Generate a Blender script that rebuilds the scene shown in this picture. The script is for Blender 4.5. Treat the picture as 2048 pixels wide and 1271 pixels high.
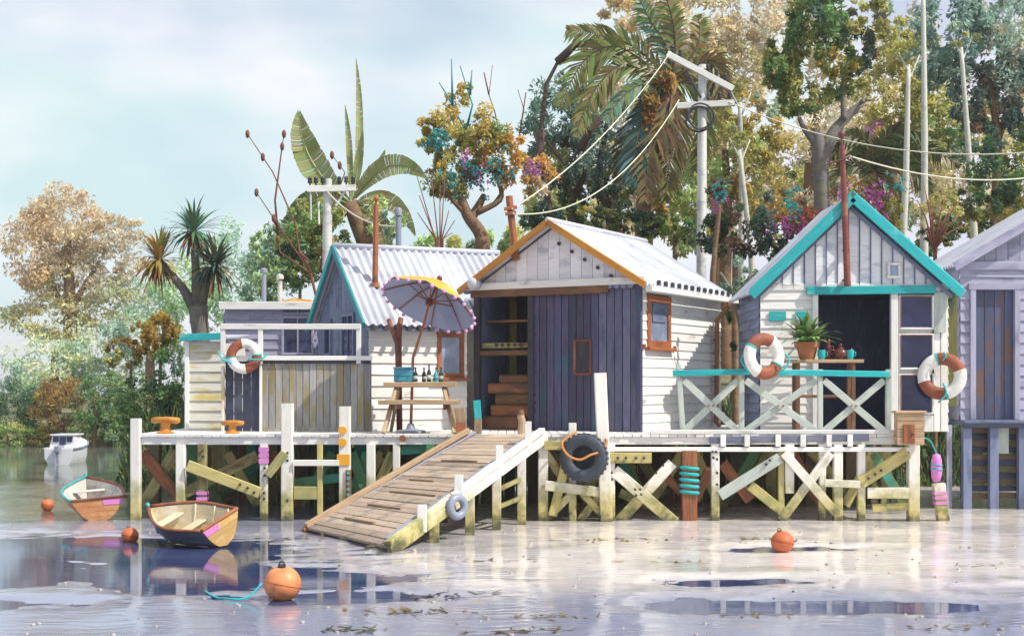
import bpy, bmesh, math, random
import numpy as np
from mathutils import Vector, Matrix, noise as mnoise
random.seed(7); rng = np.random.default_rng(7)
R = math.radians
for o in list(bpy.data.objects): bpy.data.objects.remove(o)
scene = bpy.context.scene
COL = scene.collection

# ------------------------------------------------------------------ camera, sky, sun, exposure
F, HX, HY, CZ = 2812.0, 1024.0, 780.0, 2.17      # focal length, principal column, horizon row, eye height
cam = bpy.data.cameras.new('camera'); camo = bpy.data.objects.new('camera', cam); COL.objects.link(camo)
camo.location = (0, 0, CZ); camo.rotation_euler = (R(90), 0, 0)
cam.sensor_width = 36; cam.sensor_fit = 'HORIZONTAL'; cam.lens = F*36/2048
cam.shift_y = (HY-635.5)/2048; cam.clip_start = .1; cam.clip_end = 3000
scene.camera = camo
SUN_EL, SUN_AZ = R(50), math.atan2(-.44, .90)    # towards the sun: from the right, a little in front
sd = Vector((math.cos(SUN_EL)*math.cos(SUN_AZ), math.cos(SUN_EL)*math.sin(SUN_AZ), math.sin(SUN_EL)))
sl = bpy.data.lights.new('sun', 'SUN'); sl.energy = 4.9; sl.angle = R(.6); sl.color = (1, .94, .83)
so = bpy.data.objects.new('sun', sl); COL.objects.link(so); so.rotation_euler = sd.to_track_quat('Z', 'Y').to_euler()
w = bpy.data.worlds.new('World'); scene.world = w; w.use_nodes = True
nt = w.node_tree; nt.nodes.clear()
N = nt.nodes.new; L = nt.links.new
wo = N('ShaderNodeOutputWorld'); bg = N('ShaderNodeBackground'); bg.inputs[1].default_value = .13
sk = N('ShaderNodeTexSky'); sk.sky_type = 'NISHITA'; sk.sun_disc = False; sk.sun_elevation = SUN_EL
sk.sun_rotation = math.pi/2 - SUN_AZ; sk.air_density = 1.0; sk.dust_density = 1.2; sk.ozone_density = 1.5
tc = N('ShaderNodeTexCoord'); mp = N('ShaderNodeMapping'); mp.inputs['Scale'].default_value = (1, 1, 2.2); mp.inputs['Location'].default_value = (.35, .1, .22)
n1 = N('ShaderNodeTexNoise'); n1.inputs['Scale'].default_value = 3.1; n1.inputs['Detail'].default_value = 5; n1.inputs['Roughness'].default_value = .5
r1 = N('ShaderNodeMapRange'); r1.interpolation_type = 'SMOOTHSTEP'; r1.inputs[1].default_value = .30; r1.inputs[2].default_value = .62; r1.inputs[3].default_value = .5; r1.inputs[4].default_value = 1.
n2 = N('ShaderNodeTexNoise'); n2.inputs['Scale'].default_value = 4.2; n2.inputs['Detail'].default_value = 3
cr = N('ShaderNodeValToRGB'); cr.color_ramp.elements[0].position = .36; cr.color_ramp.elements[0].color = (5.5, 5.4, 6.7, 1)
cr.color_ramp.elements[1].position = .70; cr.color_ramp.elements[1].color = (4.5, 5.9, 6.1, 1); ce = cr.color_ramp.elements.new(.5); ce.color = (6.6, 6.8, 7.1, 1)
mx = N('ShaderNodeMix'); mx.data_type = 'RGBA'
L(tc.outputs['Generated'], mp.inputs[0]); L(mp.outputs[0], n1.inputs[0]); L(mp.outputs[0], n2.inputs[0])
L(n1.outputs[0], r1.inputs[0]); L(n2.outputs[0], cr.inputs[0]); L(r1.outputs[0], mx.inputs[0])
L(sk.outputs[0], mx.inputs[6]); L(cr.outputs[0], mx.inputs[7]); L(mx.outputs[2], bg.inputs[0]); L(bg.outputs[0], wo.inputs[0])
scene.view_settings.view_transform = 'Standard'; scene.view_settings.look = 'None'
scene.view_settings.exposure = 0.2; scene.view_settings.gamma = 1; scene.view_settings.use_curve_mapping = False
scene.render.engine = 'CYCLES'

# ------------------------------------------------------------------ helpers
def P(px, py, Y): return Vector(((px-HX)*Y/F, Y, CZ-(py-HY)*Y/F))
def PX(px, Y): return (px-HX)*Y/F
def PZ(py, Y): return CZ-(py-HY)*Y/F
def G(px, py, z=0.): Y = (CZ-z)*F/(py-HY); return Vector(((px-HX)*Y/F, Y, z))
def lerp(a, b, t): return a+(b-a)*t
def sstep(x): x = min(1, max(0, x)); return x*x*(3-2*x)

FR = {}        # frame of every thing: (location, world?)  ML: matrix of every part in its thing's frame
ML = {}
def thing(name, label, cat, loc=(0, 0, 0), rz=0., group=None, world=True):
    o = bpy.data.objects.new(name, None); COL.objects.link(o); o.empty_display_size = .2
    o.location = loc; o.rotation_euler = (0, 0, rz); o['label'] = label; o['category'] = cat
    if group: o['group'] = group
    FR[o.name] = (Vector(loc), world); return o
def place(o, par, M):
    """parent o; M is its matrix in the thing's frame"""
    ML[o.name] = M
    if par is None: o.matrix_world = M; return o
    o.parent = par
    o.matrix_local = (ML[par.name].inverted() @ M) if par.name in ML else M
    return o
def root(par):
    while par is not None and par.parent is not None: par = par.parent
    return par
def off(par):
    r = root(par)
    if r is None: return Vector((0, 0, 0))
    l, wd = FR.get(r.name, (Vector((0, 0, 0)), True))
    return l if wd else Vector((0, 0, 0))
def tag(o, label=None, cat=None, group=None, kind=None):
    if label: o['label'] = label
    if cat: o['category'] = cat
    if group: o['group'] = group
    if kind: o['kind'] = kind
    return o
BC = {}
def boardmesh(l, wd, t, m, ch):
    k = (round(l, 2), round(wd, 3), round(t, 3), m.name, ch)
    if k in BC: return BC[k]
    l, wd, t = max(k[0], .01), k[1], k[2]; c = min(ch, .3*min(wd, t)); a, b = wd/2, t/2
    ring = [(a-c, -b), (a, -b+c), (a, b-c), (a-c, b), (-a+c, b), (-a, b-c), (-a, -b+c), (-a+c, -b)]
    vs = [(-l/2, y, z) for y, z in ring]+[(l/2, y, z) for y, z in ring]
    fs = [(i, (i+1) % 8, 8+(i+1) % 8, 8+i) for i in range(8)]+[tuple(range(7, -1, -1)), tuple(range(8, 16))]
    me = bpy.data.meshes.new('board'); me.from_pydata(vs, [], fs); me.materials.append(m); BC[k] = me
    return me
def board(par, name, p0, p1, wd, t, m, up=(0, 0, 1), ch=.008, jit=0.):
    """a sawn length of timber from p0 to p1: wd across, t along `up`"""
    p0, p1 = Vector(p0), Vector(p1); o_ = off(par); x = (p1-p0); l = x.length; x = x/l
    z = Vector(up); z = (z-x*z.dot(x))
    if z.length < 1e-4: z = Vector((0, 1, 0)); z = z-x*z.dot(x)
    z.normalize(); y = z.cross(x)
    M = Matrix((x, y, z)).transposed().to_4x4()
    if jit: M = M @ Matrix.Rotation(random.uniform(-jit, jit), 4, 'Z') @ Matrix.Rotation(random.uniform(-jit, jit), 4, 'X')
    M.translation = (p0+p1)/2-o_
    ob = bpy.data.objects.new(name, boardmesh(l, wd, t, m, ch)); COL.objects.link(ob)
    return place(ob, par, M)
class MB:
    def __init__(s): s.v = []; s.f = []; s.mi = []
    def add(s, vs, fs, mi=0):
        n = len(s.v); s.v += [tuple(v) for v in vs]; s.f += [tuple(n+i for i in f) for f in fs]; s.mi += [mi]*len(fs); return s
    def box(s, a, b, mi=0):
        x0, y0, z0 = a; x1, y1, z1 = b
        return s.add([(x0, y0, z0), (x1, y0, z0), (x1, y1, z0), (x0, y1, z0), (x0, y0, z1), (x1, y0, z1), (x1, y1, z1), (x0, y1, z1)],
              [(0, 3, 2, 1), (4, 5, 6, 7), (0, 1, 5, 4), (1, 2, 6, 5), (2, 3, 7, 6), (3, 0, 4, 7)], mi)
    def prism(s, poly, d):
        """poly: list of 3-D points (planar), extruded by vector d"""
        n = len(poly); d = Vector(d); a = [Vector(p) for p in poly]
        return s.add(a+[p+d for p in a], [tuple(range(n))[::-1], tuple(range(n, 2*n))]+[(i, (i+1) % n, n+(i+1) % n, n+i) for i in range(n)])
    def tube(s, pts, rad, n=8, cap=True):
        pts = [Vector(p) for p in pts]; k = len(pts)
        if not hasattr(rad, '__len__'): rad = [rad]*k
        vs = []; prev = None
        for i, p in enumerate(pts):
            t = (pts[min(i+1, k-1)]-pts[max(i-1, 0)]).normalized()
            if prev is None:
                u = t.orthogonal().normalized()
            else:
                u = (prev-t*prev.dot(t)).normalized()
            prev = u; v = t.cross(u)
            for j in range(n):
                a = 2*math.pi*j/n; vs.append(p+(u*math.cos(a)+v*math.sin(a))*rad[i])
        fs = [(i*n+j, i*n+(j+1) % n, (i+1)*n+(j+1) % n, (i+1)*n+j) for i in range(k-1) for j in range(n)]
        if cap: fs += [tuple(range(n))[::-1], tuple(range((k-1)*n, k*n))]
        return s.add(vs, fs)
    def lathe(s, prof, c=(0, 0, 0), n=20, M=None):
        vs = []
        for r, z in prof:
            for j in range(n):
                a = 2*math.pi*j/n; v = Vector((r*math.cos(a), r*math.sin(a), z))
                vs.append((M @ v if M else v)+Vector(c))
        k = len(prof)
        fs = [(i*n+j, i*n+(j+1) % n, (i+1)*n+(j+1) % n, (i+1)*n+j) for i in range(k-1) for j in range(n)]
        if prof[0][0] > 1e-4: fs.append(tuple(range(n))[::-1])
        if prof[-1][0] > 1e-4: fs.append(tuple(range((k-1)*n, k*n)))
        return s.add(vs, fs)
    def torus(s, c, ax, Rr, r, n=36, m=12, a0=0., a1=2*math.pi, squash=1.):
        ax = Vector(ax).normalized(); u = ax.orthogonal().normalized(); v = ax.cross(u); c = Vector(c)
        full = abs(a1-a0-2*math.pi) < 1e-4; k = n if full else n+1; vs = []
        for i in range(k):
            a = a0+(a1-a0)*i/n; d = u*math.cos(a)+v*math.sin(a)
            for j in range(m):
                b = 2*math.pi*j/m; vs.append(c+d*(Rr+r*math.cos(b))+ax*(r*squash*math.sin(b)))
        fs = [((i % k)*m+j, (i % k)*m+(j+1) % m, ((i+1) % k)*m+(j+1) % m, ((i+1) % k)*m+j) for i in range(n) for j in range(m)]
        if not full: fs += [tuple(range(m))[::-1], tuple(range(n*m, n*m+m))]
        return s.add(vs, fs)
    def build(s, name, m, par=None, smooth=False, auto=None):
        o_ = off(par); me = bpy.data.meshes.new(name)
        me.from_pydata([(v[0]-o_.x, v[1]-o_.y, v[2]-o_.z) for v in s.v], [], s.f)
        for q in (m if isinstance(m, (list, tuple)) else [m]): me.materials.append(q)
        if any(s.mi): me.polygons.foreach_set('material_index', s.mi)
        bm = bmesh.new(); bm.from_mesh(me); bmesh.ops.recalc_face_normals(bm, faces=bm.faces); bm.to_mesh(me); bm.free()
        if smooth:
            me.polygons.foreach_set('use_smooth', [True]*len(me.polygons))
            if auto: me.set_sharp_from_angle(angle=R(auto))
        ob = bpy.data.objects.new(name, me); COL.objects.link(ob)
        return place(ob, par, Matrix())
def soft(pts, k=5):
    w = [Vector(p) for p in pts]; out = []
    for j in range(len(w)-1):
        p0, p1, p2, p3 = w[max(0, j-1)], w[j], w[j+1], w[min(len(w)-1, j+2)]
        for i in range(k):
            f = i/k; out.append(.5*((2*p1)+(p2-p0)*f+(2*p0-5*p1+4*p2-p3)*f*f+(3*p1-p0-3*p2+p3)*f**3))
    return out+[w[-1]]
def ball(c, r, n=16, k=9, sq=1.):
    return MB().lathe([(r*math.sin(math.pi*i/k)+(0 if 0 < i < k else 0), -r*sq*math.cos(math.pi*i/k)) for i in range(k+1)], c, n)
def disc_m(par, name, c, ax, r, t, m, n=14):
    """a short cylinder (bolt head, plate) with its axis along ax"""
    ax = Vector(ax).normalized(); c = Vector(c)
    return MB().tube([c-ax*t/2, c+ax*t/2], r, n).build(name, m, par)

# ------------------------------------------------------------------ materials
class NT:
    def __init__(s, name):
        s.m = bpy.data.materials.new(name); s.m.use_nodes = True; s.t = s.m.node_tree; s.b = s.t.nodes['Principled BSDF']
    def n(s, k, **kw):
        q = s.t.nodes.new('ShaderNode'+k)
        for a, v in kw.items(): setattr(q, a, v)
        return q
    def l(s, a, b): s.t.links.new(a, b)
    def noise(s, vec, sc, det=4, ro=.55, dist=0):
        q = s.n('TexNoise'); q.inputs['Scale'].default_value = sc; q.inputs['Detail'].default_value = det; q.inputs['Roughness'].default_value = ro
        q.inputs['Distortion'].default_value = dist
        if vec is not None: s.l(vec, q.inputs['Vector'])
        return q.outputs[0]
    def rng(s, v, a, b, c=0., d=1., smooth=True):
        q = s.n('MapRange'); q.interpolation_type = 'SMOOTHSTEP' if smooth else 'LINEAR'
        for i, x in enumerate((a, b, c, d)): q.inputs[i+1].default_value = x
        s.l(v, q.inputs[0]); return q.outputs[0]
    def mix(s, f, a, b):
        q = s.n('Mix', data_type='RGBA')
        if hasattr(f, 'is_output'): s.l(f, q.inputs[0])
        else: q.inputs[0].default_value = f
        for i, x in ((6, a), (7, b)):
            if hasattr(x, 'is_output'): s.l(x, q.inputs[i])
            else: q.inputs[i].default_value = (*x, 1) if len(x) == 3 else x
        return q.outputs[2]
    def math(s, op, a, b=0.):
        q = s.n('Math', operation=op)
        for i, x in enumerate((a, b)):
            if hasattr(x, 'is_output'): s.l(x, q.inputs[i])
            else: q.inputs[i].default_value = x
        return q.outputs[0]
    def coords(s, scale=(1, 1, 1), rand=True, kind='Object'):
        tc = s.n('TexCoord'); v = tc.outputs[kind]
        if rand:
            oi = s.n('ObjectInfo'); k = s.n('VectorMath', operation='SCALE'); k.inputs[0].default_value = (17, 31, 13); s.l(oi.outputs['Random'], k.inputs['Scale'])
            ad = s.n('VectorMath', operation='ADD'); s.l(v, ad.inputs[0]); s.l(k.outputs[0], ad.inputs[1]); v = ad.outputs[0]
        mp = s.n('Mapping'); mp.inputs['Scale'].default_value = scale; s.l(v, mp.inputs[0]); return mp.outputs[0]
    def bump(s, h, st, d=.01):
        q = s.n('Bump'); q.inputs['Strength'].default_value = st; q.inputs['Distance'].default_value = d; s.l(h, q.inputs['Height'])
        s.l(q.outputs[0], s.b.inputs['Normal']); return q
    def base(s, c):
        if hasattr(c, 'is_output'): s.l(c, s.b.inputs['Base Color'])
        else: s.b.inputs['Base Color'].default_value = (*c, 1)
    def rough(s, r):
        if hasattr(r, 'is_output'): s.l(r, s.b.inputs['Roughness'])
        else: s.b.inputs['Roughness'].default_value = r
def wood(name, c1, c2, c3=None, rough=.7, grain=.5, patch=(.5, .68), stain=None, var=.22, bump=.35):
    """timber whose grain runs along local X; c3 = worn or stained patches; stain = (z_top, colour) tide mark by world height"""
    q = NT(name); v = q.coords((1.3, 16, 16)); g = q.noise(v, 2.2, 5, .6, .4); col = q.mix(q.rng(g, .35, .68), c1, c2)
    v2 = q.coords((.9, 2.6, 2.6)); p = q.noise(v2, 1.5, 5, .62)
    if c3: col = q.mix(q.rng(p, *patch), col, c3)
    oi = q.n('ObjectInfo'); hs = q.n('HueSaturation'); q.l(col, hs.inputs['Color']); q.l(q.rng(oi.outputs['Random'], 0, 1, 1-var, 1+var*.5, False), hs.inputs['Value']); col = hs.outputs[0]
    if stain:
        ge = q.n('NewGeometry'); sx = q.n('SeparateXYZ'); q.l(ge.outputs['Position'], sx.inputs[0])
        nz = q.noise(ge.outputs['Position'], 3.5, 5, .65); hz = q.math('ADD', sx.outputs[2], q.math('MULTIPLY', nz, -.9))
        col = q.mix(q.rng(hz, stain[0]-.75, stain[0]-.05, 1, 0), col, q.mix(q.rng(nz, .4, .62), stain[1], stain[2]))
        col = q.mix(q.rng(hz, -.48, -.2, .85, 0), col, (.05, .05, .028))
    q.base(col); q.rough(q.rng(p, .3, .7, rough-.12, rough+.15)); q.bump(g, bump, .006); return q.m
def paint(name, c, rough=.45, var=.12, dirt=(.3, .27, .2), amt=.25, scale=2.5, each=0.):
    q = NT(name); v = q.coords(); p = q.noise(v, scale, 6, .65); col = q.mix(q.math('MULTIPLY', q.rng(p, .48, .75), amt), c, dirt)
    p2 = q.noise(v, .9, 2); hs = q.n('HueSaturation'); q.l(col, hs.inputs['Color']); q.l(q.rng(p2, .3, .7, 1-var, 1+var, False), hs.inputs['Value'])
    co = hs.outputs[0]
    if each:
        oi = q.n('ObjectInfo'); h2 = q.n('HueSaturation'); q.l(co, h2.inputs['Color']); q.l(q.rng(oi.outputs['Random'], 0, 1, 1-each, 1+each*.6, False), h2.inputs['Value']); co = h2.outputs[0]
        rs_ = q.noise(v, 5, 6, .7); co = q.mix(q.math('MULTIPLY', q.rng(rs_, .64, .72), .6), co, (.24, .11, .06))
    q.base(co); q.rough(q.rng(p, .3, .7, rough-.08, rough+.2)); q.bump(q.noise(v, 30, 3), .12, .004); return q.m
M = {}
ALG = ((.50, .42, .17), (.30, .29, .11))
M['white'] = wood('white_painted_timber', (.76, .75, .72), (.66, .65, .63), (.42, .39, .36), .55, patch=(.60, .72), var=.13, bump=.4)
M['white_pile'] = wood('white_tide_stained_timber', (.80, .78, .73), (.70, .67, .61), (.46, .41, .33), .6, patch=(.58, .70), stain=(.50, *ALG), var=.1)
M['olive_pile'] = wood('olive_weathered_timber', (.40, .36, .15), (.25, .24, .10), (.17, .10, .05), .75, patch=(.5, .66), stain=(.45, (.26, .24, .09), (.12, .12, .05)))
M['ochre_beam'] = wood('ochre_weathered_timber', (.52, .44, .17), (.40, .34, .13), (.22, .21, .09), .7, patch=(.55, .7), stain=(.45, *ALG))
M['green_pile'] = wood('green_painted_timber', (.06, .27, .14), (.13, .24, .08), (.04, .32, .28), .7, patch=(.5, .62), stain=(.5, (.12, .16, .05), (.05, .08, .03)))
M['dark_pile'] = wood('dark_gap_timber', (.10, .065, .04), (.16, .10, .05), (.09, .11, .05), .6)
M['rust_pile'] = wood('red_brown_timber', (.36, .13, .045), (.18, .06, .03), (.10, .06, .04), .65)
M['tan'] = wood('tan_sawn_timber', (.47, .33, .20), (.36, .24, .14), (.25, .17, .11), .7, patch=(.52, .68))
M['ramp'] = wood('ramp_plank_timber', (.42, .325, .245), (.31, .235, .18), (.22, .185, .165), .72, patch=(.52, .66), var=.3)
M['brown'] = wood('brown_timber', (.17, .075, .035), (.11, .05, .028), (.24, .12, .06), .7)
M['rust'] = wood('rust_red_painted_timber', (.36, .115, .035), (.27, .08, .028), (.16, .05, .025), .55)
M['maroon'] = wood('maroon_painted_timber', (.19, .045, .03), (.13, .03, .022), (.25, .10, .05), .55)
M['orange'] = wood('ochre_orange_painted_timber', (.62, .27, .03), (.52, .21, .025), (.36, .15, .04), .5)
M['teal'] = wood('teal_painted_timber', (.012, .40, .41), (.015, .31, .34), (.16, .47, .46), .45, patch=(.54, .68), var=.16)
M['dteal'] = wood('deep_teal_painted_timber', (.012, .22, .25), (.015, .17, .21), (.02, .28, .30), .45)
M['sage'] = wood('sage_grey_painted_timber', (.46, .51, .46), (.38, .43, .39), (.28, .30, .28), .6, var=.1)
M['plum'] = wood('plum_stained_boards', (.068, .058, .125), (.036, .032, .078), (.025, .085, .11), .62, patch=(.53, .68), var=.42)
M['plum_pale'] = wood('pale_plum_boards', (.15, .145, .235), (.10, .10, .18), (.07, .075, .15), .62, patch=(.5, .66), var=.3)
M['bluegrey'] = wood('blue_grey_paint_and_shade', (.18, .215, .335), (.14, .17, .28), (.10, .125, .21), .6)  # paint colour on trims; imitates shade on two white walls
M['lilac'] = wood('lilac_grey_painted_boards', (.37, .36, .48), (.31, .31, .43), (.22, .22, .31), .6, var=.1)
M['grey_board'] = wood('weathered_grey_boards', (.36, .35, .33), (.27, .26, .26), (.30, .25, .13), .8, patch=(.46, .62), var=.3)
M['navy'] = wood('navy_door_boards', (.025, .033, .065), (.018, .022, .045), (.05, .06, .10), .5)
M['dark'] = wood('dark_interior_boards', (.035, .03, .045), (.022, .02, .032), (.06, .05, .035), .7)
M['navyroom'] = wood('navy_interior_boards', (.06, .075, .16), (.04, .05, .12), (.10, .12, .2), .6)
M['olive_panel'] = wood('olive_stained_board', (.16, .15, .03), (.10, .11, .03), (.05, .08, .03), .7)
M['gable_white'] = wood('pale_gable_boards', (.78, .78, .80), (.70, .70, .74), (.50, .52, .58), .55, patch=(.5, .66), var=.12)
M['roof'] = paint('white_corrugated_iron', (.47, .49, .56), .42, .12, (.25, .25, .33), .7, 2.2, .18)
M['gal'] = paint('grey_galvanised_iron', (.22, .25, .33), .4)
M['rustpipe'] = paint('rusty_brown_pipe', (.32, .14, .06), .6, .2, (.18, .06, .03), .6, 5)
M['black'] = paint('black_iron', (.02, .022, .03), .5)
M['bolt'] = paint('bolt_iron', (.03, .028, .035), .5)
M['bollard'] = paint('orange_painted_iron', (.50, .20, .02), .5, .2, (.22, .08, .02), .7, 6)
M['rubber'] = paint('tyre_rubber', (.035, .045, .062), .6, .2, (.12, .15, .2), .5, 4)
M['ringred'] = paint('faded_red_canvas', (.26, .07, .032), .65, .2, (.13, .055, .04), .8, 12)
M['ringwhite'] = paint('white_canvas', (.74, .73, .70), .65, .08, (.42, .34, .22), .6, 10)
M['tealrope'] = paint('teal_rope', (.01, .40, .42), .7)
M['orangerope'] = paint('orange_rope', (.50, .20, .04), .7)
M['pink'] = paint('orchid_pink_paint', (.60, .19, .52), .55, .1, (.6, .45, .55), .4, 8)
M['orangepaint'] = paint('orange_disc_paint', (.78, .36, .01), .5)
M['buoy'] = paint('weathered_orange_buoy', (.50, .12, .04), .5, .25, (.16, .06, .04), .9, 9)
M['buoy2'] = paint('peach_orange_buoy', (.62, .22, .08), .5, .25, (.26, .10, .06), .9, 9)
M['terracotta'] = paint('terracotta', (.40, .15, .06), .75, .15, (.2, .08, .04), .6, 5)
M['teapot'] = paint('brown_glazed_pottery', (.15, .035, .025), .2, .1, (.08, .02, .015), .5, 5)
M['tealcup'] = paint('teal_glazed_pottery', (.01, .42, .46), .2)
M['canopy'] = paint('ochre_canvas', (.66, .30, .03), .8, .15, (.75, .55, .2), .6, 2)
M['lining'] = paint('blue_grey_canvas', (.34, .38, .54), .85, .1, (.20, .24, .40), .6, 1.5)
M['pompom'] = paint('pink_wool', (.66, .30, .56), .9)
M['bluebox'] = paint('blue_plastic', (.06, .30, .42), .4, .2, (.25, .45, .5), .5, 3)
M['tarp'] = paint('orange_tarpaulin', (.60, .24, .04), .7)
M['cabinhull'] = paint('pale_fibreglass', (.66, .67, .72), .3, .08, (.4, .38, .4), .4, 3)
M['wire'] = paint('pale_wire', (.62, .60, .48), .6)
M['polewhite'] = wood('pale_pole_timber', (.68, .68, .63), (.58, .58, .55), (.42, .43, .46), .65, patch=(.52, .66))
M['hullyellow'] = wood('yellow_varnished_planks', (.62, .40, .15), (.52, .32, .11), (.68, .52, .28), .4)
M['hullorange'] = wood('orange_brown_planks', (.50, .22, .09), (.40, .16, .065), (.55, .30, .14), .45)
M['hullgrey'] = wood('blue_grey_hull_planks', (.16, .18, .25), (.12, .135, .20), (.22, .23, .28), .45)
M['bark_grey'] = wood('grey_bark', (.20, .18, .165), (.13, .115, .105), (.22, .21, .15), .85, bump=.8)
M['bark_brown'] = wood('brown_bark', (.22, .125, .065), (.14, .075, .04), (.26, .18, .10), .85, bump=.8)
M['bark_dark'] = wood('dark_bark', (.055, .035, .028), (.08, .05, .035), (.11, .06, .04), .85, bump=.8)
M['bark_pale'] = wood('pale_bark', (.60, .60, .52), (.50, .51, .45), (.40, .42, .36), .75, bump=.4)
M['stalk'] = wood('red_brown_stalk', (.20, .06, .035), (.14, .045, .03), (.26, .12, .05), .75)
def glass(name, c, rough=.06):
    q = NT(name); q.base(q.mix(q.rng(q.noise(q.coords(), 1.7, 3), .35, .7), c, tuple(x*2.2+.004 for x in c))); q.rough(rough); q.b.inputs['IOR'].default_value = 1.5; return q.m
M['glass'] = glass('dark_window_glass', (.014, .018, .055))
M['glassblue'] = glass('pale_window_glass', (.16, .20, .28))
M['bottle'] = glass('dark_green_bottle_glass', (.008, .02, .018), .1)
M['bottlebrown'] = glass('brown_bottle_glass', (.06, .015, .008), .1)
def leafmat(name, trans=.42, rough=.55):
    q = NT(name); at = q.n('Attribute'); at.attribute_name = 'Col'; q.base(at.outputs[0]); q.rough(rough)
    q.b.inputs['Specular IOR Level'].default_value = .3
    tr = q.n('BsdfTranslucent'); q.l(at.outputs[0], tr.inputs[0]); ms = q.n('MixShader'); ms.inputs[0].default_value = trans
    out = q.t.nodes['Material Output']; q.l(q.b.outputs[0], ms.inputs[1]); q.l(tr.outputs[0], ms.inputs[2]); q.l(ms.outputs[0], out.inputs[0]); return q.m
M['leaf'] = leafmat('leaf'); M['blade'] = leafmat('blade', .2, .45)
# ------------------------------------------------------------------ ground, water, bank
def struct(o): o['kind'] = 'structure'; return o
POOLS_SHADOWS = [(-5.4, 19.3, 3.1, 2.0, -.30), (-3.7, 16.4, 2.9, 1.2, -.1), (-7.4, 16.5, 2.2, 2.2, 0), (-1.75, 14.8, 1.1, .55, .1), (2.6, 16.0, 1.1, .45, .1), (3.35, 14.2, 1.35, .75, 0), (1.9, 14.2, .7, .55, 0),
         (3.9, 19.4, 1.2, .5, 0.1), (-6.5, 14.2, 2.2, .6, .1), (6.3, 15.5, 1.2, .5, .2)]  # left pools stand in for the boats' cast shadow; right ones are puddles
def shore(X): return 30.8+23*sstep((-8.4-X)/5.)
def flat_z(X, Y):
    n = mnoise.noise(Vector((X*.55, Y*.55, 3)))*.020+mnoise.noise(Vector((X*1.7, Y*1.3, 9)))*.009+mnoise.noise(Vector((X*5, Y*4, 1)))*.003
    z = .012+n
    for x, y, rx, ry, a in POOLS_SHADOWS:
        c, s = math.cos(a), math.sin(a); dx, dy = X-x, Y-y; u, v = (dx*c+dy*s)/rx, (-dx*s+dy*c)/ry
        d = math.sqrt(u*u+v*v)
        if d > 2.6: continue
        d += .42*mnoise.noise(Vector((X*.9, Y*1.3, 5)))+.30*mnoise.noise(Vector((X*2.4, Y*3.6, 8)))+.16*mnoise.noise(Vector((X*6, Y*8, 4)))
        m = 1-sstep((d-.25)/1.15); z -= (.056*m if rx < 1.9 else .08*m)
    z -= .16*sstep((-6.3-X)/2.2+.25*mnoise.noise(Vector((X*.6, Y*.4, 2))))*sstep((Y-33)/6)
    return z
def bank_z(X, Y):
    d = Y-shore(X); right = sstep((X+9)/14)
    if d < 0: return -.5+max(-1, d)*.3
    return -.5+lerp(1.05, 2.05, sstep((X+11)/3))*sstep(d/2.6)+max(0, d-2)*lerp(.012, .13, right)*(1 if d < 45 else 45/d)+.18*mnoise.noise(Vector((X*.3, Y*.3, 0)))*sstep(d/4)
def sheet(name, xs, ys, fz, m, cut=None):
    nx, ny = len(xs), len(ys); vs = [(x, y, fz(x, y)) for y in ys for x in xs]
    fs = [(j*nx+i, j*nx+i+1, (j+1)*nx+i+1, (j+1)*nx+i) for j in range(ny-1) for i in range(nx-1) if cut is None or cut(xs[i], ys[j])]
    o = MB().add(vs, fs).build(name, m, None, True); return struct(o)
q = NT('wet_sand'); v = q.coords((1, 1, 1), False); a = q.noise(v, .5, 5, .6); b = q.noise(v, 2.2, 6, .65); c = q.noise(v, 14, 5, .7)
col = q.mix(q.rng(a, .38, .64), (.70, .64, .61), (.60, .56, .58)); col = q.mix(q.rng(b, .5, .7), col, (.70, .63, .57)); col = q.mix(q.math('MULTIPLY', q.rng(c, .56, .7), .45), col, (.24, .22, .22))
gn = q.noise(v, .33, 3); col = q.mix(q.math('MULTIPLY', q.rng(gn, .52, .72), .7), col, (.33, .35, .30))
sxyz = q.n('SeparateXYZ'); q.l(v, sxyz.inputs[0]); xm = q.math('ADD', sxyz.outputs[0], q.math('MULTIPLY', a, 5.)); col = q.mix(q.rng(xm, -.8, 3.2, .85, 0), col, (.20, .22, .32))  # bluish tone at left is cast shadow put into the sand colour
zz_ = q.math('ADD', sxyz.outputs[2], q.math('MULTIPLY', b, .02)); col = q.mix(q.rng(zz_, -.014, .012, .55, 0), col, (.30, .29, .33))
ym = q.math('ADD', sxyz.outputs[1], q.math('MULTIPLY', a, 4.)); col = q.mix(q.rng(ym, 15.8, 19.0, .9, 0), col, (.19, .215, .32))  # shadow band near the camera, also put into the sand colour
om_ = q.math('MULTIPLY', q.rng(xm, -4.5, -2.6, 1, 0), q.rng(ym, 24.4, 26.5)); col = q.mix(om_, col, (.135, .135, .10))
gm = q.noise(v, 1.1, 7, .75); col = q.mix(q.math('MULTIPLY', q.rng(gm, .63, .68), .75), col, (.46, .30, .08))
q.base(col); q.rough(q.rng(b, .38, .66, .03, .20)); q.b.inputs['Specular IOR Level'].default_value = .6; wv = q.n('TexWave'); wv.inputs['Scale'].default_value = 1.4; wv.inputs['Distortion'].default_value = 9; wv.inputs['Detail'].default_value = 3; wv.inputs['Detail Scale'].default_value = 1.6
wv.bands_direction = 'Y'; q.l(v, wv.inputs[0]); h = q.math('ADD', q.math('MULTIPLY', wv.outputs[1], .5), q.math('MULTIPLY', c, .35)); q.bump(h, .17, .014); M['sand'] = q.m
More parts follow.
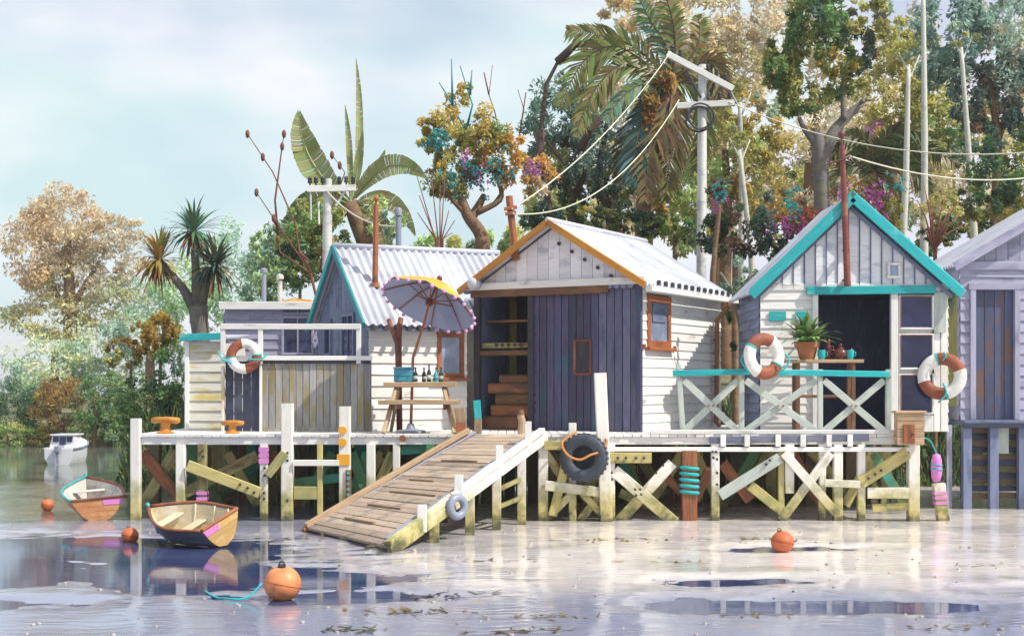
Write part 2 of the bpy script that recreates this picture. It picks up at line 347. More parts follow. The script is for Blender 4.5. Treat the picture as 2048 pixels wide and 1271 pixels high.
def water(name, c1, c2, bump, sc):
    q = NT(name); v = q.coords((1, 1, 1), False); mp = q.n('Mapping'); mp.inputs['Scale'].default_value = (.55, 1.7, 1); q.l(v, mp.inputs[0])
    q.base(q.mix(q.rng(q.noise(v, .8, 3), .35, .65), c1, c2)); q.rough(.05); q.b.inputs['IOR'].default_value = 1.33
    q.bump(q.noise(mp.outputs[0], sc, 4, .55), bump, .02); return q.m
M['pool_shadow'] = water('navy_pool_and_shadow', (.022, .035, .105), (.05, .07, .16), .06, 3)  # navy tint carries the cast shadow at left
M['estuary'] = water('estuary_water', (.15, .17, .14), (.10, .12, .11), .16, 2.2)
fine = lambda a, b, s: list(np.arange(a, b, s))
gx = [-600, -200, -80, -40, -25, -16]+fine(-11, 11.01, .11)+[16, 25, 40, 80, 200, 600]
gy = [-60, -10, 2, 6, 9]+fine(10.5, 24, .11)+fine(24, 36, .4)+[40, 48, 60, 90, 150, 300, 900]
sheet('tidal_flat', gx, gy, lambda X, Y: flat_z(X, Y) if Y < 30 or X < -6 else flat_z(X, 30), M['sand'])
sheet('tide_pool_and_shadow_water', fine(-11, 11.1, .6), fine(10, 23.9, .6), lambda X, Y: -.022, M['pool_shadow'])
sheet('estuary_water', [-600, -100, -40, -20, -12, -9, -5.5], [23.9, 30, 40, 60, 120, 900], lambda X, Y: -.024, M['estuary'])
q = NT('bank_soil'); v = q.coords((1, 1, 1), False); a = q.noise(v, .35, 4); b = q.noise(v, 3, 6, .7)
col = q.mix(q.rng(a, .4, .62), (.075, .09, .028), (.20, .155, .075)); col = q.mix(q.rng(b, .45, .7), col, (.05, .06, .022)); q.base(col); q.rough(.9); q.bump(b, .8, .08); M['bank'] = q.m
sheet('bank', [-300, -120, -60]+fine(-40, 30, 1.)+[40, 80, 200, 300], fine(28.5, 62, .8)+[70, 90, 120, 200, 400], bank_z, M['bank'], lambda X, Y: Y > shore(X)-2.6)
def gz(X, Y): return max(bank_z(X, Y), flat_z(X, Y) if Y < 30 else 0)

# ------------------------------------------------------------------ piers
DZ, YF, DT = 1.44, 23.4, .045           # deck top, front edge, plank thickness
def bolts(par, pts, r=.022, Y=None, m=None):
    for p in pts: disc_m(par, 'bolt', p, (0, 1, 0), r, .03, m or M['bolt'], 8)
def pile(par, px, y0, y1, wpx, Y, m, name='pile', px1=None):
    """square post; y0 top row, y1 bottom row (clamped into the mud)"""
    a = P(px, y0, Y); b = P(px if px1 is None else px1, y1, Y); b.z = min(b.z, -.25) if y1 > 1000 else b.z
    wd = wpx*Y/F
    return board(par, name, b, a, wd, wd*.95, m, (0, 1, 0), .012)
def brace(par, a, b, wpx, Y, m, t=.05, name='brace'):
    return board(par, name, P(*a, Y), P(*b, Y), wpx*Y/F, t, m, (0, 1, 0), .008)
def deck(par, x0, x1, y1=29.6):
    x = x0
    while x < x1-.05:
        wd = min(.15, x1-x); ov = random.uniform(-.025, .02)
        board(par, 'deck_plank', (x+wd/2, YF-.06+ov, DZ-DT/2), (x+wd/2, y1, DZ-DT/2), wd-.01, DT, M['white'], (0, 0, 1), .006); x += wd
    for yy in (YF+.02, 25.4, 27.3, 29.3):
        board(par, 'deck_beam', (x0+.02, yy, DZ-DT-.065), (x1-.02, yy, DZ-DT-.065), .09, .125, M['white'] if yy < 24 else M['dark_pile'], (0, 0, 1))
pl = thing('pier', 'low white timber pier left of the ramp, on braced piles with two bollards', 'pier', (-3.5, 26, 0))
deck(pl, -6.33, -.72)
for px, y0, y1, wp, m in ((272, 836, 1068, 19, 'white_pile'), (362, 888, 1034, 18, 'white_pile'), (405, 888, 1030, 17, 'olive_pile'), (528, 888, 1045, 15, 'white_pile'),
                          (575, 806, 1040, 23, 'white_pile'), (640, 888, 1060, 11, 'ochre_beam'), (690, 812, 1045, 22, 'white_pile'), (742, 888, 1020, 17, 'white_pile'), (793, 888, 1030, 14, 'white_pile'),
                          (860, 888, 1030, 16, 'green_pile')):
    pile(pl, px, y0, y1, wp, YF-.045, M[m])
for px, m in ((310, 'dark_pile'), (450, 'olive_pile'), (505, 'green_pile'), (610, 'dark_pile'), (660, 'green_pile'), (720, 'green_pile'), (770, 'olive_pile'), (830, 'green_pile'), (890, 'dark_pile')):
    pile(pl, px, 885, 1030, 22, 26.2, M[m])
YB = YF-.155
for a, b, wp, Y, m in (((285, 905), (355, 990), 24, YF+.3, 'rust_pile'), ((350, 905), (285, 1010), 22, YF+.4, 'olive_pile'), ((370, 985), (515, 910), 22, YF+.3, 'olive_pile'),
                       ((375, 930), (520, 985), 22, YB, 'ochre_beam'), ((420, 1010), (520, 920), 20, 25.8, 'green_pile'), ((535, 990), (640, 900), 18, 25.8, 'dark_pile'), ((535, 950), (570, 905), 18, YB, 'olive_pile'),
                       ((588, 925), (678, 925), 12, YB, 'white_pile'), ((588, 985), (640, 985), 26, YB+.1, 'ochre_beam'), ((588, 965), (678, 955), 18, YF+.3, 'green_pile'),
                       ((702, 905), (735, 985), 22, YF+.25, 'green_pile'), ((735, 905), (702, 1000), 22, YF+.33, 'green_pile'), ((752, 980), (786, 905), 20, YF+.2, 'ochre_beam'), ((802, 900), (905, 892), 18, YF+.2, 'green_pile'), ((802, 960), (900, 900), 20, YF+.3, 'green_pile')):
    brace(pl, a, b, wp, Y, M[m])
bolts(pl, [P(px, py, YF-.13) for px, py in ((405, 900), (406, 912), (575, 905), (575, 920), (575, 1000), (529, 935), (529, 950), (528, 985), (528, 997))])
bolts(pl, [P(px, py, YB-.04) for px, py in ((480, 968), (495, 975), (508, 984))])
for i, py in enumerate((985, 996, 1007, 1018, 1029)):
    c = P(405, py, YF-.045); MB().box((c.x-.085, c.y-.085, c.z-.026), (c.x+.085, c.y+.085, c.z+.026)).build('painted_band', M['pink'], pl)
for py, h in ((897, .05), (909, .04), (920, .05)):
    c = P(528, py, YF-.045); MB().box((c.x-.075, c.y-.075, c.z-h), (c.x+.075, c.y+.075, c.z+h*.6)).build('painted_band', M['pink'], pl)
for py in (860, 884): disc_m(pl, 'reflector', P(685, py, YF-.145), (0, 1, 0), .07, .02, M['orangepaint'], 16)
c = P(688, 918, YF-.045); MB().box((c.x-.105, c.y-.105, c.z-.09), (c.x+.105, c.y+.105, c.z+.09)).build('painted_band', M['orangepaint'], pl)
c = P(697, 968, YF-.14); MB().box((c.x-.045, c.y-.02, c.z-.24), (c.x+.045, c.y+.02, c.z+.24)).build('fender_strip', M['rust_pile'], pl)
for k in range(5): disc_m(pl, 'rivet', P(697, 945+k*11, YF-.165), (0, 1, 0), .026, .02, M['tealcup'], 10)
disc_m(pl, 'post_cap', P(805, 876, YF-.1), (0, 1, 0), .055, .06, M['rust'], 14)

def gap_darkener(par, x0, x1):  # invented boards, added to darken the gaps under the deck
    x = x0
    while x < x1:
        wd = random.uniform(.2, .3); zt = random.uniform(1.05, 1.26)
        board(par, 'gap_darkening_board', (x+wd/2, 26.9+random.uniform(-.02, .02), -.25), (x+wd/2, 26.9, zt), wd-.015, .06, M[random.choice(['dark_pile', 'dark_pile', 'green_pile', 'rust_pile', 'dark_pile', 'olive_pile', 'black_green'])], (0, 1, 0)); x += wd
M['black_green'] = wood('black_green_gap_timber', (.03, .05, .03), (.05, .06, .03), (.09, .07, .03), .6)
gap_darkener(pl, -6.2, -.8)
for a, b, m in (((290, 1000), (350, 900), 'ochre_beam'), ((372, 905), (440, 1010), 'green_pile'), ((455, 905), (515, 1010), 'ochre_beam'), ((545, 905), (600, 1010), 'rust_pile'), ((600, 1010), (665, 905), 'green_pile'), ((705, 1005), (765, 905), 'ochre_beam'), ((770, 905), (830, 1000), 'green_pile')): brace(pl, a, b, 19, 24.6, M[m])
pr = thing('pier', 'white timber pier right of the ramp, on cross-braced piles with bolted joints', 'pier', (3, 26, 0))
deck(pr, -.70, 6.78)
for px, y0, y1, wp, m in ((1086, 872, 1050, 20, 'white_pile'), (1145, 845, 1060, 15, 'white_pile'), (1222, 888, 1030, 15, 'white_pile'),
                          (1430, 888, 1036, 16, 'white_pile'), (1562, 900, 1036, 12, 'ochre_beam'), (1578, 888, 985, 18, 'white_pile'), (1644, 888, 1030, 14, 'white_pile'),
                          (1675, 888, 1040, 18, 'white_pile'), (1722, 888, 1040, 15, 'white_pile'), (1826, 850, 1030, 22, 'white_pile')):
    pile(pr, px, y0, y1, wp, YF-.045, M[m])
board(pr, 'tall_post', P(1213, 1050, YF-.15), P(1200, 745, YF-.15), .2, .16, M['white_pile'], (0, 1, 0), .012)
rp = pile(pr, 1378, 900, 1060, 30, YF-.03, M['rust_pile'])
rp['label'] = 'red-brown round-worn pile bound with teal rope'
for i, py in enumerate((935, 947, 959, 971, 983)):
    c = P(1378, py, YF-.03); hw = .135
    MB().tube([c+Vector(d) for d in ((-hw, -hw, .015), (hw, -hw, -.012), (hw, hw, .0), (-hw, hw, .01), (-hw, -hw, .015))], .028, 8).build('rope_turn', M['tealrope'], pr, True)
for a, b, wp, Y, m in (((1088, 890), (1132, 890), 18, YB, 'ochre_beam'), ((1105, 1030), (1132, 925), 18, YB, 'ochre_beam'), ((1090, 905), (1140, 975), 18, YB+.1, 'olive_pile'), ((1090, 970), (1215, 985), 20, YB-.02, 'white_pile'),
                       ((1090, 1040), (1145, 985), 15, YB+.08, 'white_pile'), ((1165, 985), (1215, 1040), 14, YB+.06, 'ochre_beam'), ((1210, 975), (1160, 1040), 16, YB+.12, 'white_pile'),
                       ((1210, 915), (1303, 915), 21, YB, 'ochre_beam'), ((1228, 940), (1350, 1045), 24, YB+.06, 'white_pile'), ((1345, 925), (1240, 1040), 22, YB+.12, 'white_pile'), ((1240, 985), (1300, 1010), 18, YF+.2, 'olive_pile'),
                       ((1390, 1000), (1420, 935), 18, YF+.14, 'rust_pile'), ((1318, 935), (1362, 985), 16, YF+.24, 'rust_pile'),
                       ((1440, 990), (1560, 915), 22, YB+.02, 'sage'), ((1500, 970), (1575, 1030), 20, YB+.08, 'ochre_beam'), ((1445, 925), (1500, 1000), 22, YF+.26, 'rust_pile'),
                       ((1568, 905), (1672, 1025), 18, YB-.008, 'white_pile'), ((1662, 905), (1562, 1040), 18, YB+.052, 'white_pile'), ((1650, 965), (1720, 968), 15, YB, 'white_pile'),
                       ((1722, 965), (1815, 905), 24, YB+.02, 'ochre_beam'), ((1735, 985), (1818, 985), 22, YB+.05, 'white_pile'), ((1745, 1015), (1818, 1012), 16, YB+.1, 'ochre_beam')):
    brace(pr, a, b, wp, Y, M[m])
for px, m in ((1110, 'olive_pile'), (1180, 'dark_pile'), (1260, 'olive_pile'), (1330, 'dark_pile'), (1470, 'dark_pile'), (1540, 'olive_pile'), (1620, 'dark_pile'), (1700, 'dark_pile'), (1770, 'olive_pile')):
    pile(pr, px, 885, 1030, 22, 26.2, M[m])
for a, b in (((1100, 900), (1190, 990)), ((1270, 900), (1330, 990)), ((1480, 990), (1540, 900)), ((1620, 900), (1700, 990)), ((1700, 985), (1770, 900))): brace(pr, a, b, 20, 26.05, M['olive_pile'])
board(pr, 'slot_shade_strip', P(1418, 880, YF-.11), P(1738, 874, YF-.11), .12, .03, M['hullgrey'], (0, 1, 0))  # dark strip standing in for the shaded slots at the deck edge
for px in (1446, 1494, 1556, 1606, 1658, 1700): board(pr, 'cleat', P(px, 868, YF-.14), P(px, 892, YF-.14), .09, .03, M['white'], (0, 1, 0))
board(pr, 'waling', P(1215, 898, YF-.105), P(1838, 898, YF-.105), .075, .05, M['white'], (0, 1, 0))
board(pr, 'toe_rail', (2.3, YF-.03, DZ+.04), (6.75, YF-.03, DZ+.04), .09, .07, M['white'])
bolts(pr, [P(px, py, YF-.15) for px, py in ((1425, 903), (1432, 903), (1427, 915), (1434, 918), (1434, 945), (1434, 968), (1223, 945), (1224, 958))])
bolts(pr, [P(px, py, YB-.04) for px, py in ((1218, 915), (1236, 915), (1252, 915), (1272, 915), (1288, 915), (1270, 978), (1280, 978), (1272, 990), (1282, 988), (1326, 930), (1312, 945), (1532, 928), (1540, 920), (1737, 956), (1750, 948), (1762, 940))])

gap_darkener(pr, -.6, 6.7)
for a, b, m in (((1095, 905), (1160, 1010), 'rust_pile'), ((1160, 1005), (1215, 905), 'ochre_beam'), ((1235, 905), (1300, 1010), 'green_pile'), ((1300, 1005), (1365, 905), 'ochre_beam'), ((1390, 905), (1440, 1010), 'ochre_beam'), ((1445, 1010), (1510, 905), 'green_pile'), ((1585, 905), (1640, 1010), 'rust_pile'), ((1690, 1010), (1745, 905), 'ochre_beam'), ((1745, 905), (1810, 1010), 'green_pile')): brace(pr, a, b, 19, 24.6, M[m])
# ------------------------------------------------------------------ ramp
rmp = thing('boarding_ramp', 'tan plank ramp sloping from the pier down to the sand', 'ramp', (-1.6, 21.5, 0))
A0, A1 = Vector((-.72, YF-.10, DZ-.03)), Vector((.50, YF-.10, DZ-.03))          # top left, top right
B0, B1 = G(612, 1064), G(775, 1103); B0.z = B1.z = .045
for k in range(26):
    t0 = (k+.06)/26; t1 = (k+.94)/26
    a, b, c, d = A0.lerp(B0, t0), A1.lerp(B1, t0), A1.lerp(B1, t1), A0.lerp(B0, t1); dz = Vector((0, 0, random.uniform(-.006, .006)))
    e = random.uniform(-.03, .03); ex = (b-a).normalized()*e
    MB().prism([a+dz+ex, b+dz+ex, c+dz+ex, d+dz+ex], (0, 0, .035)).build('ramp_plank', M['ramp'], rmp)
for s, (a, b) in enumerate(((A0, B0), (A1, B1))):
    o_ = Vector((-.03 if s == 0 else .03, 0, -.05)); board(rmp, 'stringer', a+o_, b+o_, .07, .15, M['rust_pile'] if s == 0 else M['white_pile'])
    board(rmp, 'kerb_rail', a+Vector((0, 0, .10)), b+Vector((0, 0, .06)), .11 if s else .085, .08, M['white_pile'] if s else M['tan'])
    if s == 0: board(rmp, 'side_strip', a+Vector((.12, 0, .065)), b.lerp(a, .04)+Vector((.12, 0, .06)), .05, .03, M['gal'])
    else: board(rmp, 'side_strip', a+Vector((-.13, 0, .07)), b.lerp(a, .04)+Vector((-.13, 0, .06)), .05, .03, M['gal'])
for t, h, wd in ((.12, .42, .11), (.33, .36, .12), (.60, .34, .13), (.82, .28, .13)):
    p = A1.lerp(B1, t); board(rmp, 'rail_post', p+Vector((.02, 0, -.10)), p+Vector((.02, 0, h)), wd, wd*.8, M['white'], (0, 1, 0))
for t in (.16, .34, .52, .74):
    p = A1.lerp(B1, t)+Vector((.0, 0, -.12)); board(rmp, 'support_leg', Vector((p.x, p.y, -.2)), p, .14, .12, M['white_pile'], (0, 1, 0))
    q0 = A0.lerp(B0, t)+Vector((0, 0, -.12)); board(rmp, 'support_leg', Vector((q0.x, q0.y, -.2)), q0, .12, .12, M['olive_pile'], (0, 1, 0))
a, b = A1.lerp(B1, .16), A1.lerp(B1, .34); a.z = .75; b.z = .62; board(rmp, 'cross_rail', a, b, .07, .06, M['olive_pile'])
a, b = A1.lerp(B1, .16), A1.lerp(B1, .34); a.z = .45; b.z = .35; board(rmp, 'cross_rail', a, b, .07, .06, M['olive_pile'])
for t, s in ((.3, .45), (.5, .3), (.62, .55), (.75, .4), (.88, .35)):
    a = A0.lerp(B0, t).lerp(A1.lerp(B1, t), .25); b = A0.lerp(B0, t).lerp(A1.lerp(B1, t), .25+s); board(rmp, 'foot_cleat', a+Vector((0, 0, .05)), b+Vector((0, 0, .05)), .05, .03, M['tan'])
p = A1.lerp(B1, .66); d = (B1-A1).normalized(); nrm = Vector((d.y, -d.x, 0)).normalized()
nrm = nrm if nrm.y < 0 or nrm.x > 0 else -nrm
fr = thing('ring_fender', 'small grey rubber ring fender hung on the ramp edge', 'fender', p+nrm*.16+Vector((0, 0, -.05)))
MB().torus(p+nrm*.16+Vector((0, 0, -.02)), nrm+Vector((0, -.5, 0)), .135, .06, 28, 10).build('ring', M['gal'], fr, True)
MB().tube([p+nrm*.10+Vector((0, 0, .12)), p+Vector((.02, 0, .19))], .012, 6).build('lashing', M['orangerope'], fr)
# ------------------------------------------------------------------ building pieces
def corrugated(par, name, o, al, dn, w0, w1, len0, len1, m, pitch=.15, amp=.028):
    """one sheet of corrugated iron: o ridge point, al along ridge, dn down the slope; runs from w0 to w1, slope from len0 to len1(w)"""
    o, al, dn = Vector(o), Vector(al).normalized(), Vector(dn).normalized(); nr = al.cross(dn).normalized()
    if nr.z < 0: nr = -nr
    n = max(2, int(round((w1-w0)/pitch*6))); top, bot = [], []
    for i in range(n+1):
        t = w0+(w1-w0)*i/n; h = amp*math.cos(2*math.pi*t/pitch); e = len1(t) if callable(len1) else len1
        for s in (len0, e): top.append(o+al*t+dn*s+nr*(h+.006)); bot.append(o+al*t+dn*s+nr*(h-.006))
    k = 2*(n+1); fs = []
    for i in range(n):
        a, b, c, d = 2*i, 2*i+1, 2*i+3, 2*i+2
        fs += [(a, b, c, d), (k+a, k+d, k+c, k+b), (b, k+b, k+c, c), (a, d, k+d, k+a)]
    fs += [(0, k, k+1, 1), (2*n, 2*n+1, k+2*n+1, k+2*n)]
    return MB().add(top+bot, fs).build(name, m, par, True, 60)
def split_(u, v):
    if v-u < 1.5 or random.random() < .45: return [(u, v)]
    k = u+(v-u)*random.uniform(.25, .75); return [(u, k-.003), (k+.003, v)]
def weatherboards(par, a, b, z0, z1, nrm, m, exp_=.165, name='weatherboard', gaps=()):
    """lapped boards from a to b (plan points), stacked z0..z1, tilted a little; gaps: (s0,s1,z0,z1) openings along the wall"""
    a, b = Vector((*a, 0)), Vector((*b, 0)); Ln = (b-a).length; d = (b-a)/Ln; nrm = Vector((*nrm, 0)).normalized(); n = max(1, int(round((z1-z0)/exp_))); e = (z1-z0)/n
    for i in range(n):
        zz = z0+e*(i+.5); segs = [(0., Ln)]
        for s0, s1, g0, g1 in gaps:
            if zz > g0 and zz < g1: segs = [x for u, v in segs for x in ((u, min(v, s0)), (max(u, s1), v)) if x[1]-x[0] > .03]
        segs = [y for u, v in segs for y in split_(u, v)]
        for u, v in segs:
            j = random.uniform(-.008, .008)
            board(par, name, a+d*u+Vector((0, 0, zz+j))+nrm*.012, a+d*v+Vector((0, 0, zz+random.uniform(-.008, .008)))+nrm*.012, e*1.10, .022, m, nrm+Vector((0, 0, .13)), .004)
def vboards(par, a, b, z0, z1, nrm, m, wd=.16, name='wall_board', t=.028, ztop=None, gap=.012, zj=.0):
    a, b = Vector((*a, 0)), Vector((*b, 0)); Ln = (b-a).length; d = (b-a)/Ln; nrm = Vector((*nrm, 0)).normalized(); n = max(1, int(round(Ln/wd))); e = Ln/n
    for i in range(n):
        c = a+d*(e*(i+.5))+nrm*random.uniform(0, .008); zt = z1 if ztop is None else ztop(e*(i+.5))
        board(par, name, c+Vector((0, 0, z0+random.uniform(-zj, zj))), c+Vector((0, 0, zt)), e-gap, t, m, nrm, .005)
def window(par, name, c, ex, nrm, wd, h, mf, mg, fw=.07, cols=1, rows=1, sill=True, depth=.06):
    """framed window: c centre, ex horizontal axis"""
    c, ex, nrm = Vector(c), Vector(ex).normalized(), Vector(nrm).normalized(); uz = Vector((0, 0, 1)); c = c+nrm*.02
    f = board(par, name, c-ex*wd/2-uz*(h/2-fw/2), c+ex*wd/2-uz*(h/2-fw/2), fw, depth, mf, nrm)
    board(f, 'frame_rail', c-ex*wd/2+uz*(h/2-fw/2), c+ex*wd/2+uz*(h/2-fw/2), fw, depth, mf, nrm)
    for s in (-1, 1): board(f, 'frame_stile', c+ex*s*(wd/2-fw/2)-uz*(h/2-fw), c+ex*s*(wd/2-fw/2)+uz*(h/2-fw), fw, depth, mf, nrm)
    iw, ih = wd-2*fw, h-2*fw
    for i in range(1, cols): board(f, 'mullion', c+ex*(iw*i/cols-iw/2)-uz*ih/2, c+ex*(iw*i/cols-iw/2)+uz*ih/2, .03, depth*.8, mf, nrm)
    for j in range(1, rows): board(f, 'mullion', c-ex*iw/2+uz*(ih*j/rows-ih/2), c+ex*iw/2+uz*(ih*j/rows-ih/2), .03, depth*.7, mf, nrm)
    for i in range(cols):
        for j in range(rows):
            cc = c+ex*(iw*(i+.5)/cols-iw/2)+uz*(ih*(j+.5)/rows-ih/2)-nrm*.008
            board(f, 'pane', cc-ex*(iw/cols/2), cc+ex*(iw/cols/2), ih/rows, .012, mg, nrm, 0)
    if sill: board(f, 'sill', c-ex*(wd/2+.08)-uz*(h/2+.025)+nrm*.04, c+ex*(wd/2+.08)-uz*(h/2+.025)+nrm*.04, .13, .06, mf, uz)
    return f

# ------------------------------------------------------------------ boat shed with the teal gable
E = thing('boat_shed', 'white boat shed with teal gable trim and an open dark doorway', 'shed', (6.07, 26, DZ))
YE = 25.0; x0, x1 = 4.41, 7.74; xa = 6.0; ze, za = 3.97, 5.50; yb = 27.1
def rakez(x): return lerp(ze, za, (x-x0)/(xa-x0)) if x < xa else lerp(za, ze, (x-xa)/(x1-xa))
n = 17
for i in range(n):
    a, b = lerp(x0, x1, i/n)+.006, lerp(x0, x1, (i+1)/n)-.006; pts = [(a, ze), (b, ze), (b, rakez(b)-.02)]
    if a < xa < b: pts.append((xa, za-.02))
    pts.append((a, rakez(a)-.02)); dy = random.uniform(0, .01)
    if not 6.72 < (a+b)/2 < 6.93: MB().prism([(x, YE-.02+dy, z) for x, z in pts], (0, .03, 0)).build('gable_board', M['gable_white'], E)
    else: MB().prism([(x, YE-.02+dy, z) for x, z in pts], (0, .03, 0)).build('gable_board', M['gable_white'], E)
    if i: board(E, 'gable_batten', (lerp(x0, x1, i/n), YE-.03, ze), (lerp(x0, x1, i/n), YE-.03, rakez(lerp(x0, x1, i/n))-.05), .022, .02, M['bluegrey'], (0, 1, 0))
window(E, 'vent_window', P(1787, 541, YE-.035), (1, 0, 0), (0, -1, 0), .24, .28, M['white'], M['glassblue'], .05, 1, 1, False)
weatherboards(E, (x0, YE), (PX(1624, YE), YE), DZ, ze-.02, (0, -1), M['white'])
for px, wd in ((1629, .10), (1787, .13)): board(E, 'door_post', (PX(px, YE), YE-.03, DZ), (PX(px, YE), YE-.03, PZ(588, YE)), wd, .1, M['white'], (0, 1, 0))
board(E, 'lintel', (PX(1612, YE), YE-.08, PZ(582, YE)), (PX(1868, YE), YE-.08, PZ(579, YE)), .145, .08, M['teal'], (0, 1, 0))
board(E, 'lintel_fascia', (x0, YE-.015, PZ(574, YE)), (x1, YE-.015, PZ(574, YE)), .12, .05, M['white'], (0, 1, 0))
xs0, xs1 = PX(1796, YE), PX(1866, YE)
for i, (a, b) in enumerate(((592, 657), (669, 737), (749, 826))):
    zt, zb = PZ(a, YE), PZ(b, YE); window(E, 'side_light', ((xs0+xs1)/2, YE-.02, (zt+zb)/2), (1, 0, 0), (0, -1, 0), xs1-xs0, zt-zb+.03, M['white'], M['glass'], .035, 1, 1, False)
    board(E, 'bead', (xs0+.035, YE-.075, zb+.02), (xs0+.035, YE-.075, zt-.02), .022, .012, M['maroon'], (0, 1, 0)); board(E, 'bead', (xs0+.035, YE-.075, zt-.012), (xs1-.035, YE-.075, zt-.012), .022, .012, M['maroon'], (0, 1, 0))
board(E, 'backing_panel', ((xs0+xs1)/2, YE+.035, PZ(830, YE)), ((xs0+xs1)/2, YE+.035, PZ(588, YE)), xs1-xs0, .03, M['white'], (0, 1, 0))
board(E, 'apron_panel', ((xs0+xs1)/2, YE-.01, DZ), ((xs0+xs1)/2, YE-.01, PZ(830, YE)), xs1-xs0, .05, M['white'], (0, 1, 0))
vboards(E, (xs1+.01, YE), (x1, YE), DZ, ze-.02, (0, -1), M['white'], .14)
board(E, 'corner_board', (x1+.10, YE+.10, DZ+.45), (x1+.10, YE+.10, PZ(578, YE)), .19, .05, M['olive_panel'], (0, 1, 0))
board(E, 'notice_plate', P(1880, 640, YE-.05)-Vector((0, 0, .22)), P(1880, 585, YE-.05), .22, .03, M['sage'], (0, 1, 0))
weatherboards(E, (x0, YE+.02), (x0, yb), DZ, ze, (-1, 0), M['bluegrey']); weatherboards(E, (x1, YE+.02), (x1, yb), DZ, ze, (1, 0), M['white'])  # left wall takes blue-grey boards to imitate its shade
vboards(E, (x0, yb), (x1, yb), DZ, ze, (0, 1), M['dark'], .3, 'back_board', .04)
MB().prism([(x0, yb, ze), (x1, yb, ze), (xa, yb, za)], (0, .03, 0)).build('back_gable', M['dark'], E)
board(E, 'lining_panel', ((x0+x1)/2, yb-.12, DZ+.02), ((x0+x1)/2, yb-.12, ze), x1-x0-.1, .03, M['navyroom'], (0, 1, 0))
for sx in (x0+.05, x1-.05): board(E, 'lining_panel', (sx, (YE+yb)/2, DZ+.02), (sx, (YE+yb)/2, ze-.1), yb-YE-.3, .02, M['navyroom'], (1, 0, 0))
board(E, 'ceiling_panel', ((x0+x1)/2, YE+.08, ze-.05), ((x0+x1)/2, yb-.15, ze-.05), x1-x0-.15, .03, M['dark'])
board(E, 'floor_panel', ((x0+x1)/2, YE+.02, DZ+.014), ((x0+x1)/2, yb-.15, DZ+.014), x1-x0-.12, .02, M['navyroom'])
ov = .22
for s, xe in ((-1, x0-.2), (1, x1+.2)):
    zed = lerp(za, ze, abs(xe-xa)/(abs((x0 if s < 0 else x1)-xa)))
    dn = Vector((xe-xa, 0, zed-za)); ln = dn.length; k = 0; yy = 0.
    while yy < yb+.1-(YE-ov)-.02:
        y2 = min(yy+.75, yb+.1-(YE-ov)); corrugated(E, 'roof_sheet', (xa, YE-ov, za+.10), (0, 1, 0), dn, yy, y2, 0, ln, M['roof']); yy = y2
    board(E, 'barge_board', (xa, YE-ov-.03, za+.06), (xe, YE-ov-.03, zed+.06), .17, .05, M['teal'], (0, 1, 0)); board(E, 'barge_cap', (xa, YE-ov+.02, za+.175), (xe, YE-ov+.02, zed+.175), .13, .025, M['teal'], (0, 0, 1))
    board(E, 'soffit_strip', (xa, YE-.07, za-.09), (lerp(xa, xe, .93), YE-.07, lerp(za, zed, .93)-.09), .07, .04, M['bluegrey'], (0, 1, 0))
for px, wd in ((1555, .30), (1603, .22)): board(E, 'plaque', P(px, 632, YE-.05)-Vector((wd/2, 0, 0)), P(px, 632, YE-.05)+Vector((wd/2, 0, 0)), .17, .025, M['teal'], (0, 1, 0))
mast = thing('flag_post', 'dark red post with a ball top fixed to the teal-trimmed gable', 'post', P(1688, 570, YE-.3))
MB().tube([P(1695, 572, YE-.31), P(1690, 430, YE-.31), P(1684, 290, YE-.31)], [.062, .055, .048], 10).build('shaft', M['maroon'], mast, True, 40)
ball(P(1683, 269, YE-.31), .065).build('ball_finial', M['maroon'], mast, True); MB().tube([P(1684, 290, YE-.31), P(1683, 276, YE-.31)], .02, 8).build('spigot', M['maroon'], mast)
board(mast, 'cross_arm', P(1650, 330, YE-.36), P(1705, 312, YE-.36), .03, .03, M['maroon'])
for py in (560, 500): board(mast, 'bracket', P(1692, py, YE-.34), P(1692, py, YE-.02), .12, .04, M['black'])

# ------------------------------------------------------------------ plum shed at the ramp head
TD = R(30); CD = P(1278, 860, 24.6)
D = thing('plum_shed', 'shed with plum boarded gable wall, white roof and ochre trim at the ramp head', 'shed', (CD.x, CD.y, DZ), -TD, world=False)
W, LD, HE, HA = 3.36, 3.8, 2.62, 3.66; al = 2.13
vboards(D, (-al, 0), (-.78, 0), 0, HE, (0, -1), M['plum'], .155, zj=.01); vboards(D, (-.78, 0), (0, 0), 0, HE, (0, -1), M['plum_pale'], .155, zj=.01)  # boards right of the split are a paler plum
for x in (-al-.02, -W+.06): board(D, 'door_post', (x, -.01, 0), (x, -.01, HE-.05), .12, .1, M['dark'], (0, 1, 0))
board(D, 'header_beam', (-W-.04, -.06, HE-.10), (-.55, -.06, HE-.10), .14, .09, M['brown'], (0, 1, 0))
# recess with shelves and stacked timber
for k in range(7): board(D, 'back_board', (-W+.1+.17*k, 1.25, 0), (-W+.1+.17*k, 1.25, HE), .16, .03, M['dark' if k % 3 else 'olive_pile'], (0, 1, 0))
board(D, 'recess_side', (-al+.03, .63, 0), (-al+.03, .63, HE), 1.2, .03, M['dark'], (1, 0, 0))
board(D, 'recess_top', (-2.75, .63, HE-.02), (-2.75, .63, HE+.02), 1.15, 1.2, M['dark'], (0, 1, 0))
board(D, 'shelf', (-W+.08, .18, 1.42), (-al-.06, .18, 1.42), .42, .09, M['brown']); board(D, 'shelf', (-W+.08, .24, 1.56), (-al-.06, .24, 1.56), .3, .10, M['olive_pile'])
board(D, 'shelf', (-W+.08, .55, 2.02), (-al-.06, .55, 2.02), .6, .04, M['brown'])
for k in range(5): disc_m(D, 'shelf_bolt', (-2.95+.13*k, .08, 1.57), (0, 1, 0), .03, .02, M['bolt'], 8)
